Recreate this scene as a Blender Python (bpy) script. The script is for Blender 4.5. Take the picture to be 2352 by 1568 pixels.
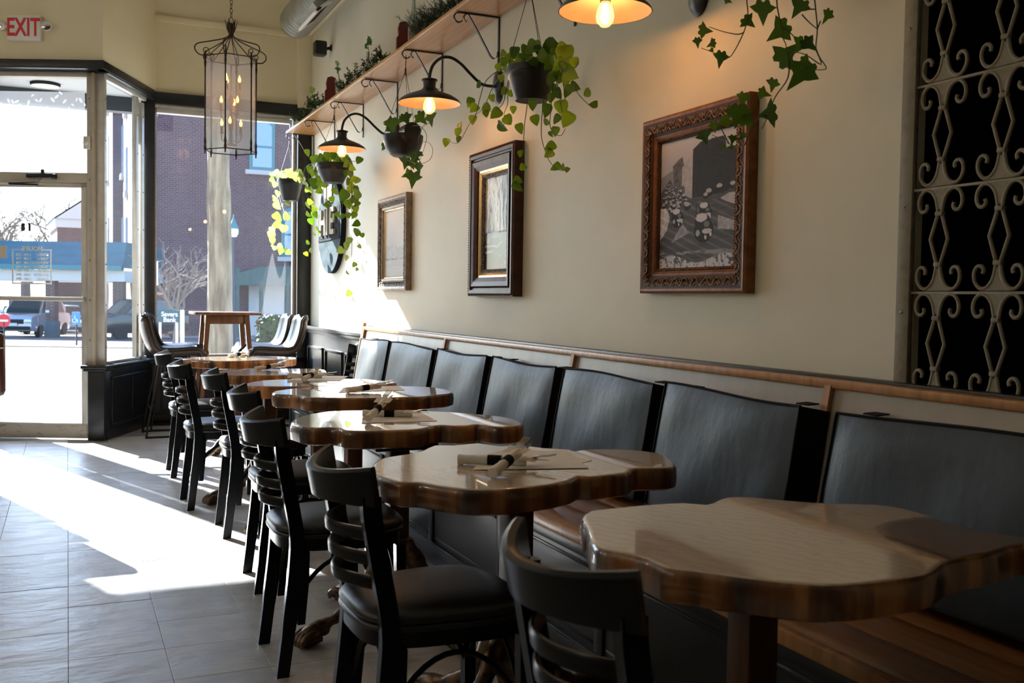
import bpy, bmesh, math, random
import numpy as np
from mathutils import Vector, Matrix, Euler
random.seed(7)
R = math.radians
sc = bpy.context.scene
for o in list(bpy.data.objects): bpy.data.objects.remove(o)
COL = sc.collection

# ------------------------------------------------------------------ camera
F = 2287.0; CX, CY = 1176.0, 784.0; EYE = Vector((0, 0, 1.22))
_y = Vector((155-CX, CY-672, -F)).normalized()
_x = Vector((6300-CX, CY-764, -F)); _x = (_x - _y*_x.dot(_y)).normalized()
_z = _x.cross(_y)
RW = Matrix((_x, _y, _z))                      # camera axes -> world
cam = bpy.data.cameras.new('camera'); camo = bpy.data.objects.new('camera', cam); COL.objects.link(camo)
cam.sensor_width = 36.0; cam.lens = F/2352*36; cam.clip_end = 500
camo.matrix_world = Matrix.Translation(EYE) @ RW.to_4x4()
cam.dof.use_dof = True; cam.dof.focus_distance = 4.6; cam.dof.aperture_fstop = 6.3
sc.camera = camo

# ------------------------------------------------------------------ sky, sun, exposure
SUN_D = Vector((1.0, -2.75, -1.60)).normalized()     # direction the sunlight travels
w = bpy.data.worlds.new('world'); sc.world = w; w.use_nodes = True
nt = w.node_tree; bg = nt.nodes['Background']
sky = nt.nodes.new('ShaderNodeTexSky'); sky.sky_type = 'NISHITA'; sky.sun_disc = False
sky.sun_elevation = math.asin(-SUN_D.z); sky.sun_rotation = math.atan2(-SUN_D.x, -SUN_D.y)
sky.air_density = 1.0; sky.dust_density = 1.0; sky.ozone_density = 2.2
bal = nt.nodes.new('ShaderNodeMix'); bal.data_type = 'RGBA'; bal.blend_type = 'MULTIPLY'; bal.inputs[0].default_value = 1; bal.inputs[7].default_value = (.84, .97, 1.16, 1)
nt.links.new(sky.outputs[0], bal.inputs[6]); nt.links.new(bal.outputs[2], bg.inputs[0]); bg.inputs[1].default_value = 0.31
sun = bpy.data.lights.new('sun', 'SUN'); suno = bpy.data.objects.new('sun', sun); COL.objects.link(suno)
sun.energy = 17.0; sun.angle = R(0.55); sun.color = (1.0, 0.97, 0.92)
suno.rotation_euler = (-SUN_D).to_track_quat('Z', 'Y').to_euler()
suno.location = (-4, 20, 12)
vs = sc.view_settings
vs.view_transform = 'Standard'; vs.look = 'None'; vs.gamma = 1.0; vs.use_curve_mapping = False
vs.exposure = 1.04
sc.cycles.max_bounces = 12; sc.cycles.diffuse_bounces = 6; sc.cycles.glossy_bounces = 5
sc.cycles.transmission_bounces = 6; sc.cycles.transparent_max_bounces = 12
sc.cycles.use_denoising = True
sc.cycles.blur_glossy = 0.34

# ------------------------------------------------------------------ helpers
def ray(px, py):
    return RW @ Vector((px-CX, -(py-CY), -F))
def at(px, py, axis, val):
    """the point of the plane (axis = val) seen at a measured place of the photograph"""
    d = ray(px, py); return EYE + d*((val-EYE[axis])/d[axis])
def far(px, py, dep):
    return EYE + ray(px, py)*(dep/F)
U = Vector((.912, -.4075, 0)).normalized(); N = Vector((-U.y, U.x, 0)); C0 = Vector((.295, 8.91, 0))
def dw(s, n, z):
    """entry frame: s along the door wall, n outward through it"""
    return C0 + U*s + N*n + Vector((0, 0, z))

class MB:
    def __init__(self): self.v = []; self.f = []; self.m = []; self.col = None
    def add(self, vs, fs, mi=0):
        b = len(self.v); self.v += [tuple(p) for p in vs]
        self.f += [tuple(b+i for i in f) for f in fs]; self.m += [mi]*len(fs); return self
    def box(self, lo, hi, M=None, mi=0):
        (a, b, c), (d, e, f) = lo, hi
        vs = [Vector(p) for p in ((a,b,c),(d,b,c),(d,e,c),(a,e,c),(a,b,f),(d,b,f),(d,e,f),(a,e,f))]
        if M is not None: vs = [M @ p for p in vs]
        return self.add(vs, [(3,2,1,0),(4,5,6,7),(0,1,5,4),(1,2,6,5),(2,3,7,6),(3,0,4,7)], mi)
    def bev(self, lo, hi, r, M=None, mi=0):
        """box with chamfered edges"""
        (a, b, c), (d, e, f) = lo, hi
        r = min(r, (d-a)*.49, (e-b)*.49, (f-c)*.49)
        bm = bmesh.new(); bmesh.ops.create_cube(bm, size=1)
        for v in bm.verts: v.co = Vector(((a+d)/2+v.co.x*(d-a), (b+e)/2+v.co.y*(e-b), (c+f)/2+v.co.z*(f-c)))
        bmesh.ops.bevel(bm, geom=bm.edges[:], offset=r, segments=2, affect='EDGES', profile=.5)
        bm.verts.index_update()
        vs = [v.co.copy() for v in bm.verts]; fs = [tuple(v.index for v in q.verts) for q in bm.faces]; bm.free()
        if M is not None: vs = [M @ p for p in vs]
        return self.add(vs, fs, mi)
    def tube(self, pts, r, n=8, closed=False, cap=True, mi=0):
        pts = [Vector(p) for p in pts]; k = len(pts)
        rs = r if hasattr(r, '__len__') else [r]*k
        vs = []; nrm = None
        for i, p in enumerate(pts):
            if closed: t = pts[(i+1) % k]-pts[i-1]
            else: t = pts[min(i+1, k-1)]-pts[max(i-1, 0)]
            if t.length < 1e-9: t = Vector((0, 0, 1))
            t.normalize()
            if nrm is None:
                nrm = t.orthogonal().normalized()
            else:
                nrm = nrm - t*nrm.dot(t)
                nrm = nrm.normalized() if nrm.length > 1e-6 else t.orthogonal().normalized()
            bn = t.cross(nrm)
            for j in range(n):
                a = 2*math.pi*j/n; vs.append(p+(nrm*math.cos(a)+bn*math.sin(a))*rs[i])
        fs = []
        for i in range(k if closed else k-1):
            i2 = (i+1) % k
            for j in range(n):
                j2 = (j+1) % n; fs.append((i*n+j, i*n+j2, i2*n+j2, i2*n+j))
        if cap and not closed:
            fs.append(tuple(range(n))[::-1]); fs.append(tuple((k-1)*n+j for j in range(n)))
        return self.add(vs, fs, mi)
    def bar(self, pts, wv, hv, cap=True, mi=0):
        """rectangular section swept along pts; wv, hv half-extents as vectors or per-point lists"""
        k = len(pts); vs = []
        for i, p in enumerate(pts):
            p = Vector(p); a = Vector(wv[i] if isinstance(wv, list) else wv); b = Vector(hv[i] if isinstance(hv, list) else hv)
            vs += [p-a-b, p+a-b, p+a+b, p-a+b]
        fs = []
        for i in range(k-1):
            for j in range(4): fs.append((i*4+j, i*4+(j+1) % 4, i*4+4+(j+1) % 4, i*4+4+j))
        if cap: fs += [(3,2,1,0), tuple((k-1)*4+j for j in range(4))]
        return self.add(vs, fs, mi)
    def lathe(self, prof, n=24, M=None, mi=0, cap=False):
        vs = []; fs = []; k = len(prof)
        for r, z in prof:
            for j in range(n):
                a = 2*math.pi*j/n; vs.append(Vector((r*math.cos(a), r*math.sin(a), z)))
        for i in range(k-1):
            for j in range(n): fs.append((i*n+j, i*n+(j+1) % n, (i+1)*n+(j+1) % n, (i+1)*n+j))
        if cap:
            fs.append(tuple(range(n))[::-1]); fs.append(tuple((k-1)*n+j for j in range(n)))
        if M is not None: vs = [M @ p for p in vs]
        return self.add(vs, fs, mi)
    def prism(self, poly, z0, z1, M=None, mi=0, mis=None):
        n = len(poly)
        vs = [Vector((p[0], p[1], z0)) for p in poly]+[Vector((p[0], p[1], z1)) for p in poly]
        if M is not None: vs = [M @ p for p in vs]
        self.add(vs, [tuple(range(n))[::-1], tuple(range(n, 2*n))], mi)
        b = len(self.v)-2*n
        for i in range(n):
            self.f.append((b+i, b+(i+1) % n, b+n+(i+1) % n, b+n+i)); self.m.append(mi if mis is None else mis)
        return self
    def quad(self, a, b, c, d, mi=0): return self.add([a, b, c, d], [(0, 1, 2, 3)], mi)
    def mesh(self, name, mats, smooth=30):
        me = bpy.data.meshes.new(name); me.from_pydata([tuple(p) for p in self.v], [], self.f)
        mats = mats if isinstance(mats, (list, tuple)) else [mats]
        for m in mats: me.materials.append(m)
        if len(mats) > 1: me.polygons.foreach_set('material_index', self.m)
        bm = bmesh.new(); bm.from_mesh(me); bmesh.ops.recalc_face_normals(bm, faces=bm.faces[:]); bm.to_mesh(me); bm.free()
        if smooth:
            me.polygons.foreach_set('use_smooth', [True]*len(me.polygons))
            me.set_sharp_from_angle(angle=R(smooth))
            for p in me.polygons:
                if p.loop_total > 10: p.use_smooth = False      # flat caps and slab faces
        me.update(); return me
    def build(self, name, mats, parent=None, smooth=30, loc=None, **kw):
        return obj(name, self.mesh(name, mats, smooth), parent, loc, **kw)

def obj(name, data, parent=None, loc=None, rot=None, label=None, cat=None, group=None, kind=None):
    o = bpy.data.objects.new(name, data); COL.objects.link(o)
    if parent is not None: o.parent = parent
    if loc is not None: o.location = loc
    if rot is not None: o.rotation_euler = rot
    return tag(o, label, cat, group, kind)
def tag(o, label=None, cat=None, group=None, kind=None):
    for k, v in (('label', label), ('category', cat), ('group', group), ('kind', kind)):
        if v: o[k] = v
    return o
def thing(name, label, cat, loc=(0,0,0), rz=0, group=None, kind=None):
    return obj(name, None, None, loc, (0, 0, rz), label, cat, group, kind)
KIDS = {}
def copy_tree(o, loc=None, rz=None, label=None, group=None, parent=None):
    c = o.copy(); COL.objects.link(c)
    if parent is not None: c.parent = parent
    if loc is not None: c.location = loc
    if rz is not None: c.rotation_euler = (0, 0, rz)
    if label: c['label'] = label
    if group: c['group'] = group
    for ch in list(o.children): copy_tree(ch, parent=c)
    return c
def smoothpts(pts, sub=4):
    pts = [Vector(p) for p in pts]
    if len(pts) < 3: return pts
    out = []
    for i in range(len(pts)-1):
        p0 = pts[max(i-1, 0)]; p1 = pts[i]; p2 = pts[i+1]; p3 = pts[min(i+2, len(pts)-1)]
        for j in range(sub):
            t = j/sub
            out.append(.5*((2*p1)+(p2-p0)*t+(2*p0-5*p1+4*p2-p3)*t*t+(3*p1-p0-3*p2+p3)*t**3))
    out.append(pts[-1]); return out

# ------------------------------------------------------------------ materials
def srgb(r, g, b):
    f = lambda c: (c/255/12.92) if c/255 <= .04045 else ((c/255+.055)/1.055)**2.4
    return (f(r), f(g), f(b), 1)
def mat(name, base, rough=.5, metal=0, coat=0, coat_r=.03, spec=.5, var=None, bump=None, sheen=0, trans=0, emit=None, coord='Object'):
    """var: (colour2, scale_xyz, contrast lo, hi)   bump: (scale_xyz, strength, distance)"""
    m = bpy.data.materials.new(name); m.use_nodes = True; t = m.node_tree; b = t.nodes['Principled BSDF']
    if len(base) == 3: base = (*base, 1)
    b.inputs['Base Color'].default_value = base; b.inputs['Roughness'].default_value = rough
    b.inputs['Metallic'].default_value = metal; b.inputs['Coat Weight'].default_value = coat
    b.inputs['Coat Roughness'].default_value = coat_r; b.inputs['Specular IOR Level'].default_value = spec
    b.inputs['Sheen Weight'].default_value = sheen; b.inputs['Transmission Weight'].default_value = trans
    if emit: b.inputs['Emission Color'].default_value = (*emit[0], 1); b.inputs['Emission Strength'].default_value = emit[1]
    tc = t.nodes.new('ShaderNodeTexCoord')
    def noise(scale, detail=5, rgh=.55):
        mp = t.nodes.new('ShaderNodeMapping'); mp.inputs['Scale'].default_value = scale if hasattr(scale, '__len__') else (scale,)*3
        t.links.new(tc.outputs[coord], mp.inputs[0])
        n = t.nodes.new('ShaderNodeTexNoise'); n.inputs['Scale'].default_value = 1; n.inputs['Detail'].default_value = detail
        n.inputs['Roughness'].default_value = rgh
        t.links.new(mp.outputs[0], n.inputs[0]); return n
    if var:
        c2, scl, lo, hi = var
        n = noise(scl); rp = t.nodes.new('ShaderNodeValToRGB')
        rp.color_ramp.elements[0].position = lo; rp.color_ramp.elements[1].position = hi
        rp.color_ramp.elements[0].color = base; rp.color_ramp.elements[1].color = (*c2[:3], 1)
        t.links.new(n.outputs[0], rp.inputs[0]); t.links.new(rp.outputs[0], b.inputs['Base Color'])
    if bump:
        n = noise(bump[0], 6); bp = t.nodes.new('ShaderNodeBump'); bp.inputs['Strength'].default_value = bump[1]
        bp.inputs['Distance'].default_value = bump[2]
        t.links.new(n.outputs[0], bp.inputs['Height']); t.links.new(bp.outputs[0], b.inputs['Normal'])
    return m
def nodes(m): return m.node_tree, m.node_tree.nodes['Principled BSDF']

M = {}
M['wall'] = mat('wall_paint', (.74,.69,.535), .55, var=((.62,.57,.43), (.9,.7,.9), .38, .72), bump=((6,6,6), .25, .01))
M['wall_front'] = mat('wall_cream', (.78,.70,.48), .6, var=((.70,.62,.42), (1.2,1.2,1.2), .35, .75))
M['ceiling'] = mat('ceiling_paint', (.80,.77,.70), .7)
M['room'] = mat('room_dark', (.10,.085,.065), .7); M['room_left'] = mat('room_left_paint', (.42,.41,.38), .7)
M['black'] = mat('black_paint', (.010,.012,.015), .33, var=((.02,.022,.025), 14, .4, .8), bump=((9,9,40), .15, .003))
M['chair_black'] = mat('chair_black', (.003,.0036,.0048), .27, spec=.22, bump=((40,40,8), .08, .002))
M['vinyl'] = mat('black_vinyl', (.007,.007,.008), .38, spec=.5, bump=((120,120,120), .12, .001))
M['cushion'] = mat('cushion_fabric', (.008,.016,.022), .46, spec=.48, sheen=.0, var=((.010,.021,.028), (18,18,18), .4, .7), bump=((10,10,4), .35, .012))
M['cushion_side'] = mat('cushion_piping', (.006,.007,.009), .8, spec=.2)
M['steel'] = mat('black_steel', (.012,.011,.010), .42, metal=.3)
M['alum'] = mat('aluminium', (.60,.58,.54), .42, metal=.45, var=((.50,.47,.43), 9, .40, .75))
M['alum_paint'] = mat('painted_aluminium', (.54,.49,.41), .5, metal=.1, var=((.45,.41,.34), 8, .40, .75))
M['white'] = mat('white_plastic', (.75,.73,.68), .4)
M['red'] = mat('sign_red', (.62,.02,.035), .4)
M['pine'] = mat('pine_trim', (.55,.27,.09), .4, coat=.3, coat_r=.2, var=((.38,.16,.045), (3,40,3), .35, .7))
M['pine_v'] = mat('pine_batten', (.50,.24,.08), .45, var=((.36,.15,.04), (40,40,3), .35, .7))
M['ply'] = mat('plywood', (.44,.37,.28), .42, coat=.2, coat_r=.25, var=((.36,.29,.21), (2,9,3), .3, .75))
M['shelf'] = mat('shelf_pine', (.64,.32,.115), .35, coat=.5, coat_r=.12, var=((.48,.21,.065), (38,1.6,4), .35, .7))
M['seatwood'] = mat('bench_wood', (.36,.16,.05), .28, coat=.6, coat_r=.1, var=((.20,.075,.022), (45,1.8,4), .35, .7))
M['walnut'] = mat('walnut', (.20,.085,.035), .38, coat=.2, var=((.12,.045,.018), (30,30,3), .35, .7))
M['column'] = mat('column_wood', (.09,.034,.014), .5, spec=.3, var=((.05,.02,.010), (30,30,3), .35, .7))
M['bronze'] = mat('cast_bronze', (.20,.13,.075), .38, metal=.8, var=((.05,.035,.025), 30, .4, .65), bump=((60,60,60), .3, .003))
M['frame_gold'] = mat('gilt_frame', (.28,.105,.030), .45, metal=.1, spec=.35, var=((.15,.052,.016), 28, .35, .7))
M['frame_orn'] = mat('carved_gilt', (.31,.15,.045), .5, metal=.15, spec=.35, var=((.07,.03,.011), 60, .40, .62), bump=((70,70,70), .6, .004)); M['frame_ground'] = mat('carved_ground', (.055,.022,.008), .6, spec=.3)
M['frame_brown'] = mat('brown_frame', (.075,.028,.016), .42, spec=.35, var=((.035,.012,.008), 18, .4, .7))
M['frame_silver'] = mat('worn_frame', (.34,.27,.20), .45, metal=.3, var=((.20,.14,.09), 30, .4, .7))
M['frame_orn2'] = mat('carved_dark', (.30,.25,.20), .5, metal=.2, var=((.02,.018,.016), 120, .42, .58), bump=((100,100,100), 1.0, .005))
M['gold'] = mat('gold_fillet', (.75,.52,.22), .25, metal=.8)
M['iron'] = mat('painted_iron', (.27,.235,.165), .55, spec=.3, var=((.21,.18,.125), 40, .45, .7), bump=((60,60,60), .2, .002))
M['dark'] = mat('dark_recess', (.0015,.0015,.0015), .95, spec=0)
M['pot'] = mat('black_pot', (.010,.010,.011), .42, bump=((30,30,3), .1, .003))
M['soil'] = mat('soil', (.02,.014,.010), .95)
M['vine'] = mat('vine_stem', (.055,.045,.018), .6)
M['cord'] = mat('brown_cord', (.11,.05,.025), .8)
M['wire'] = mat('black_wire', (.012,.010,.009), .5)
M['lamp_black'] = mat('lamp_black', (.012,.010,.009), .38, coat=.2, coat_r=.3)
M['lamp_in'] = mat('lamp_enamel', (.30,.205,.145), .45, spec=.3)
M['napkin'] = mat('paper_napkin', (.86,.83,.76), .8)
M['paper'] = mat('menu_paper', (.84,.82,.76), .6)
M['chrome'] = mat('cutlery', (.6,.58,.55), .18, metal=1)
M['duct'] = mat('galvanised', (.42,.43,.40), .38, metal=.7, var=((.32,.33,.30), 6, .4, .7))
M['rust'] = mat('rusty_iron', (.055,.028,.018), .6, metal=.3)
M['redboard'] = mat('red_board', (.16,.018,.016), .4)
M['leather'] = mat('brown_leather', (.085,.022,.012), .38, coat=.2, coat_r=.3, bump=((70,70,70), .2, .002))
M['stool'] = mat('stool_leather', (.060,.036,.028), .42, coat=.15, coat_r=.3, bump=((60,60,60), .15, .002))
M['stool_in'] = mat('stool_seat', (.014,.014,.016), .34, coat=.25, coat_r=.25)
M['signblue'] = mat('sign_blue_grey', (.10,.135,.155), .95, spec=.05, var=((.05,.075,.09), (4,4,12), .4, .7))
M['signdark'] = mat('sign_edge', (.012,.014,.02), .9, spec=.1)
M['creamletter'] = mat('cream_letter', (.50,.47,.40), .9, spec=.1)

def leafmat(name, c1, c2, tr=.45):
    m = bpy.data.materials.new(name); m.use_nodes = True; t = m.node_tree; t.nodes.remove(t.nodes['Principled BSDF'])
    out = t.nodes['Material Output']; info = t.nodes.new('ShaderNodeObjectInfo'); rp = t.nodes.new('ShaderNodeValToRGB')
    rp.color_ramp.elements[0].color = (*c1, 1); rp.color_ramp.elements[1].color = (*c2, 1)
    t.links.new(info.outputs['Random'], rp.inputs[0])
    d = t.nodes.new('ShaderNodeBsdfPrincipled'); d.inputs['Roughness'].default_value = .4
    tl = t.nodes.new('ShaderNodeBsdfTranslucent'); mx = t.nodes.new('ShaderNodeMixShader'); mx.inputs[0].default_value = tr
    t.links.new(rp.outputs[0], d.inputs['Base Color']); t.links.new(rp.outputs[0], tl.inputs[0])
    t.links.new(d.outputs[0], mx.inputs[1]); t.links.new(tl.outputs[0], mx.inputs[2]); t.links.new(mx.outputs[0], out.inputs[0]); return m
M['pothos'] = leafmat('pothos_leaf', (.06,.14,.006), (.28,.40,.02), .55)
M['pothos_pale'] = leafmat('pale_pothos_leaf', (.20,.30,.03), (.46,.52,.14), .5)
M['ivy'] = leafmat('ivy_leaf', (.030,.085,.010), (.10,.20,.015))
M['needle'] = leafmat('needle', (.012,.03,.010), (.02,.05,.014), .2)
M['box'] = leafmat('boxwood', (.02,.05,.012), (.06,.10,.03), .3)

def glassmat(name, tint=(1,1,1), dirt=0.0, ior=1.45, gl=1.0):
    m = bpy.data.materials.new(name); m.use_nodes = True; t = m.node_tree; t.nodes.remove(t.nodes['Principled BSDF'])
    out = t.nodes['Material Output']; tr = t.nodes.new('ShaderNodeBsdfTransparent'); tr.inputs[0].default_value = (*tint, 1)
    g = t.nodes.new('ShaderNodeBsdfGlossy'); g.inputs['Roughness'].default_value = .01
    geo = t.nodes.new('ShaderNodeNewGeometry'); dt = t.nodes.new('ShaderNodeVectorMath'); dt.operation = 'DOT_PRODUCT'
    t.links.new(geo.outputs['Incoming'], dt.inputs[0]); t.links.new(geo.outputs['Normal'], dt.inputs[1])
    def mth(op, a, b=None):
        n = t.nodes.new('ShaderNodeMath'); n.operation = op
        for i, v in enumerate((a, b)):
            if v is None: continue
            if isinstance(v, (int, float)): n.inputs[i].default_value = v
            else: t.links.new(v, n.inputs[i])
        return n.outputs[0]
    f0 = ((ior-1)/(ior+1))**2
    mul_o = mth('MULTIPLY', mth('ADD', mth('MULTIPLY', mth('POWER', mth('SUBTRACT', 1.0, mth('ABSOLUTE', dt.outputs['Value'])), 5.0), 1-f0), f0), gl)
    mx = t.nodes.new('ShaderNodeMixShader'); t.links.new(mul_o, mx.inputs[0])
    t.links.new(tr.outputs[0], mx.inputs[1]); t.links.new(g.outputs[0], mx.inputs[2]); last = mx
    if dirt:
        df = t.nodes.new('ShaderNodeBsdfTranslucent'); df.inputs[0].default_value = (.9,.9,.95,1)
        m2 = t.nodes.new('ShaderNodeMixShader'); m2.inputs[0].default_value = dirt
        t.links.new(mx.outputs[0], m2.inputs[1]); t.links.new(df.outputs[0], m2.inputs[2]); last = m2
    t.links.new(last.outputs[0], out.inputs[0]); return m
M['glass'] = glassmat('window_glass', (.95,.97,.98), .004, gl=.5)
M['clear'] = glassmat('clear_glass', (.70,.76,.70), .16, ior=1.7, gl=1.5)
M['bulbglass'] = glassmat('bulb_glass', (1,.86,.66), .035)
M['lantern_glass'] = glassmat('seeded_glass', (.72,.72,.70), .20, gl=.8)
M['pane_reflection'] = glassmat('painted_reflection', (.62,.65,.67), .035, gl=.3)
M['filament'] = mat('filament', (1,.6,.25), .5, emit=((1.0,.50,.16), 90))
M['glow'] = mat('bulb_glow', (1,.6,.25), .5, emit=((1.0,.42,.10), 9))
M['candle_glow'] = mat('candle_bulb', (1,.6,.25), .5, emit=((1.0,.42,.12), 3))
# ------------------------------------------------------------------ special surface materials
def tilemat():
    m = mat('stone_tile', (.36,.33,.29), .34, bump=((4.2,8.5,1), .9, .010), coord='Object', spec=.6)
    t, b = nodes(m)
    geo = t.nodes.new('ShaderNodeNewGeometry'); info = t.nodes.new('ShaderNodeObjectInfo')
    mp = t.nodes.new('ShaderNodeMapping'); mp.inputs['Scale'].default_value = (4.5, 8, 1)
    t.links.new(geo.outputs['Position'], mp.inputs[0])
    n = t.nodes.new('ShaderNodeTexNoise'); n.inputs['Scale'].default_value = 1; n.inputs['Detail'].default_value = 8; n.inputs['Roughness'].default_value = .62
    t.links.new(mp.outputs[0], n.inputs[0])
    rp = t.nodes.new('ShaderNodeValToRGB'); e = rp.color_ramp.elements
    e[0].position = .3; e[0].color = (.35,.35,.345,1); e[1].position = .72; e[1].color = (.58,.585,.575,1)
    t.links.new(n.outputs[0], rp.inputs[0])
    hsv = t.nodes.new('ShaderNodeHueSaturation'); mr = t.nodes.new('ShaderNodeMapRange')
    mr.inputs[3].default_value = .93; mr.inputs[4].default_value = 1.06
    t.links.new(info.outputs['Random'], mr.inputs[0]); t.links.new(mr.outputs[0], hsv.inputs['Value'])
    t.links.new(rp.outputs[0], hsv.inputs['Color']); t.links.new(hsv.outputs[0], b.inputs['Base Color'])
    # the relief runs across the floor from tile to tile in world space, offset by each tile's own tone
    for l in list(t.links):
        if l.to_node.type == 'MAPPING' and l.from_node.type == 'TEX_COORD': t.links.new(geo.outputs['Position'], l.to_socket)
    mr2 = t.nodes.new('ShaderNodeMapRange'); mr2.inputs[3].default_value = .26; mr2.inputs[4].default_value = .46
    t.links.new(n.outputs[0], mr2.inputs[0]); t.links.new(mr2.outputs[0], b.inputs['Roughness'])
    return m
M['tile'] = tilemat()
M['grout'] = mat('grout', (.26,.25,.23), .85)
M['concrete'] = mat('pavement', (.50,.48,.45), .9, var=((.38,.37,.35), .8, .35, .7))
M['asphalt'] = mat('asphalt', (.10,.105,.115), .9, var=((.15,.15,.16), 1.2, .4, .7))

# ------------------------------------------------------------------ floor
floor = MB().box((-7.2, -4.2, -.25), (2.35, 8.9, -.004)).add(
    [(-7.2,8.9,-.004),(2.35,8.9,-.004),(2.35,10.0,-.004),(.70,10.0,-.004),(.30,9.0,-.004),(-.69,9.45,-.004),(-.69,10.0,-.004),(-7.2,10.0,-.004)], [tuple(range(8))]
    ).build('floor', M['grout'], smooth=0, kind='structure')
T = .305; X0 = -.002; Y0 = .217; G = .0007
tile_me = MB().bev((-T/2+G, -T/2+G, -.012), (T/2-G, T/2-G, 0), .0007).mesh('tile', M['tile'], 0)
def inside(x, y):          # keep tiles behind the entry wall line
    p = Vector((x, y, 0))-C0
    return (p.dot(N) < -.12 and y < 9.8) or (x > .74 and y < 9.8) or (p.dot(U) > .12 and y < 9.75)
rest = MB()
for i in range(-23, 8):
    for j in range(-14, 33):
        x = X0+(i+.5)*T; y = Y0+(j+.5)*T
        if not inside(x, y): continue
        if -.62 < x < 1.6 and y > 2.2:
            obj('tile', tile_me, floor, (x, y, random.uniform(-.0008, .0004)), (random.uniform(-.0012,.0012), random.uniform(-.0012,.0012), 0))
        else:
            rest.add([(x-T/2+G,y-T/2+G,0),(x+T/2-G,y-T/2+G,0),(x+T/2-G,y+T/2-G,0),(x-T/2+G,y+T/2-G,0)], [(0,1,2,3)])
rest.build('tile_field', M['tile'], floor, 0, kind='stuff')

# ------------------------------------------------------------------ walls and ceiling
ZC = 4.7
WX = 2.2
# right wall with the recess behind the iron grille
wr = MB(); gy0, gy1, gz0, gz1 = .30, 2.125, .985, 3.05
wr.box((WX, -4.2, 0), (WX+.25, gy0, ZC)); wr.box((WX, gy1, 0), (WX+.25, 10.1, ZC))
wr.box((WX, gy0, 0), (WX+.25, gy1, gz0)); wr.box((WX, gy0, gz1), (WX+.25, gy1, ZC))
wall_right = wr.build('wall_right', M['wall'], smooth=0, kind='structure')
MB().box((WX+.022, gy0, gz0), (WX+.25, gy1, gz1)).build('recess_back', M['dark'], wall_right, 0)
MB().prism([(-7.3,-4.3),(2.4,-4.3),(2.4,10.1),(.55,10.1),(.25,9.1),(-.69,9.5),(-.69,10.1),(-7.3,10.1)], ZC, ZC+.15).build('ceiling', M['ceiling'], smooth=0, kind='structure')
MB().box((-7.35, -4.3, -.2), (-7.2, 10.1, ZC)).build('wall_left', M['room_left'], smooth=0, kind='structure')
MB().box((-7.3, -4.35, -.2), (2.45, -4.2, ZC)).build('wall_back', M['room'], smooth=0, kind='structure')

# front wall: cream above the window head, with a moulding; black knee wall below
FY = 9.9
wf = MB(); wf.box((.62, FY, 3.0), (2.2, FY+.22, ZC))
wall_front = wf.build('wall_front', M['wall_front'], smooth=0, kind='structure')
MB().bev((.70, FY-.035, 3.745), (2.2, FY, 3.80), .008).build('moulding', M['wall_front'], wall_front)
MB().bev((2.165, 6.2, 3.775), (2.2, FY, 3.825), .008).build('trim_1', M['wall_front'], kind='structure')
kw = MB(); kw.box((.62, FY-.02, 0), (2.2, FY+.2, .58)); kw.bev((.62, FY-.07, .575), (2.2, FY+.2, .62), .008)
for k in range(3):
    a = .80+k*.46
    kw.bev((a, FY-.036, .12), (a+.40, FY-.02, .135), .004); kw.bev((a, FY-.036, .48), (a+.40, FY-.02, .495), .004)
    kw.bev((a, FY-.036, .12), (a+.015, FY-.02, .495), .004); kw.bev((a+.385, FY-.036, .12), (a+.40, FY-.02, .495), .004)
kw.bev((.62, FY-.04, 0), (2.2, FY-.02, .10), .006)
kw.build('wall_knee', M['black'], kind='structure')
# posts either side of the front window
MB().bev((.628, FY-.03, .6), (.748, FY+.10, 3.02), .006).build('trim_2', M['black'], kind='structure')
MB().bev((.645, FY-.02, 3.02), (.748, FY+.06, ZC), .004).build('trim_3', M['wall_front'], kind='structure')
MB().bev((2.065, FY-.07, .6), (2.2, FY+.10, 3.06), .006).build('trim_4', M['black'], kind='structure')
MB().bev((2.065, FY-.06, 3.06), (2.2, FY+.06, ZC), .004).build('trim_5', M['wall_front'], kind='structure')
# front window
w1 = thing('window_1', None, None, kind='structure')
MB().bev((.74, FY-.04, 2.985), (2.07, FY+.12, 3.095), .006).build('head_trim', M['black'], w1)
h = MB(); h.bev((.748, FY-.02, 2.955), (2.06, FY+.05, 2.985), .004); h.bev((.76, FY-.015, 2.905), (2.01, FY+.06, 2.95), .012)
h.build('blind_cassette', M['alum'], w1)
fr = MB(); fr.bev((.748, FY+.02, .62), (.765, FY+.07, 2.96), .003); fr.bev((2.035, FY+.02, .62), (2.066, FY+.07, 2.96), .003)
fr.bev((.748, FY+.02, .62), (2.06, FY+.07, .65), .003)
fr.build('window_frame', M['alum'], w1)
MB().box((.76, FY+.045, .645), (2.04, FY+.051, 2.955)).build('pane', M['glass'], w1, 0)
# a reflection on the pane, painted in as a pale sheet of two pointed sails
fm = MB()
def overlay(px):
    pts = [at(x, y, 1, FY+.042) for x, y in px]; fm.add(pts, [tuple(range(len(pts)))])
overlay([(600,722),(606,690),(612,645),(618,610),(624,583),(627,582),(631,605),(637,630),(642,640),(647,632),(652,612),(655,597),(656,620),(655,655),(652,690),(651,722)])
fm.build('painted_reflection', M['pane_reflection'], w1, 0)

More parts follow.
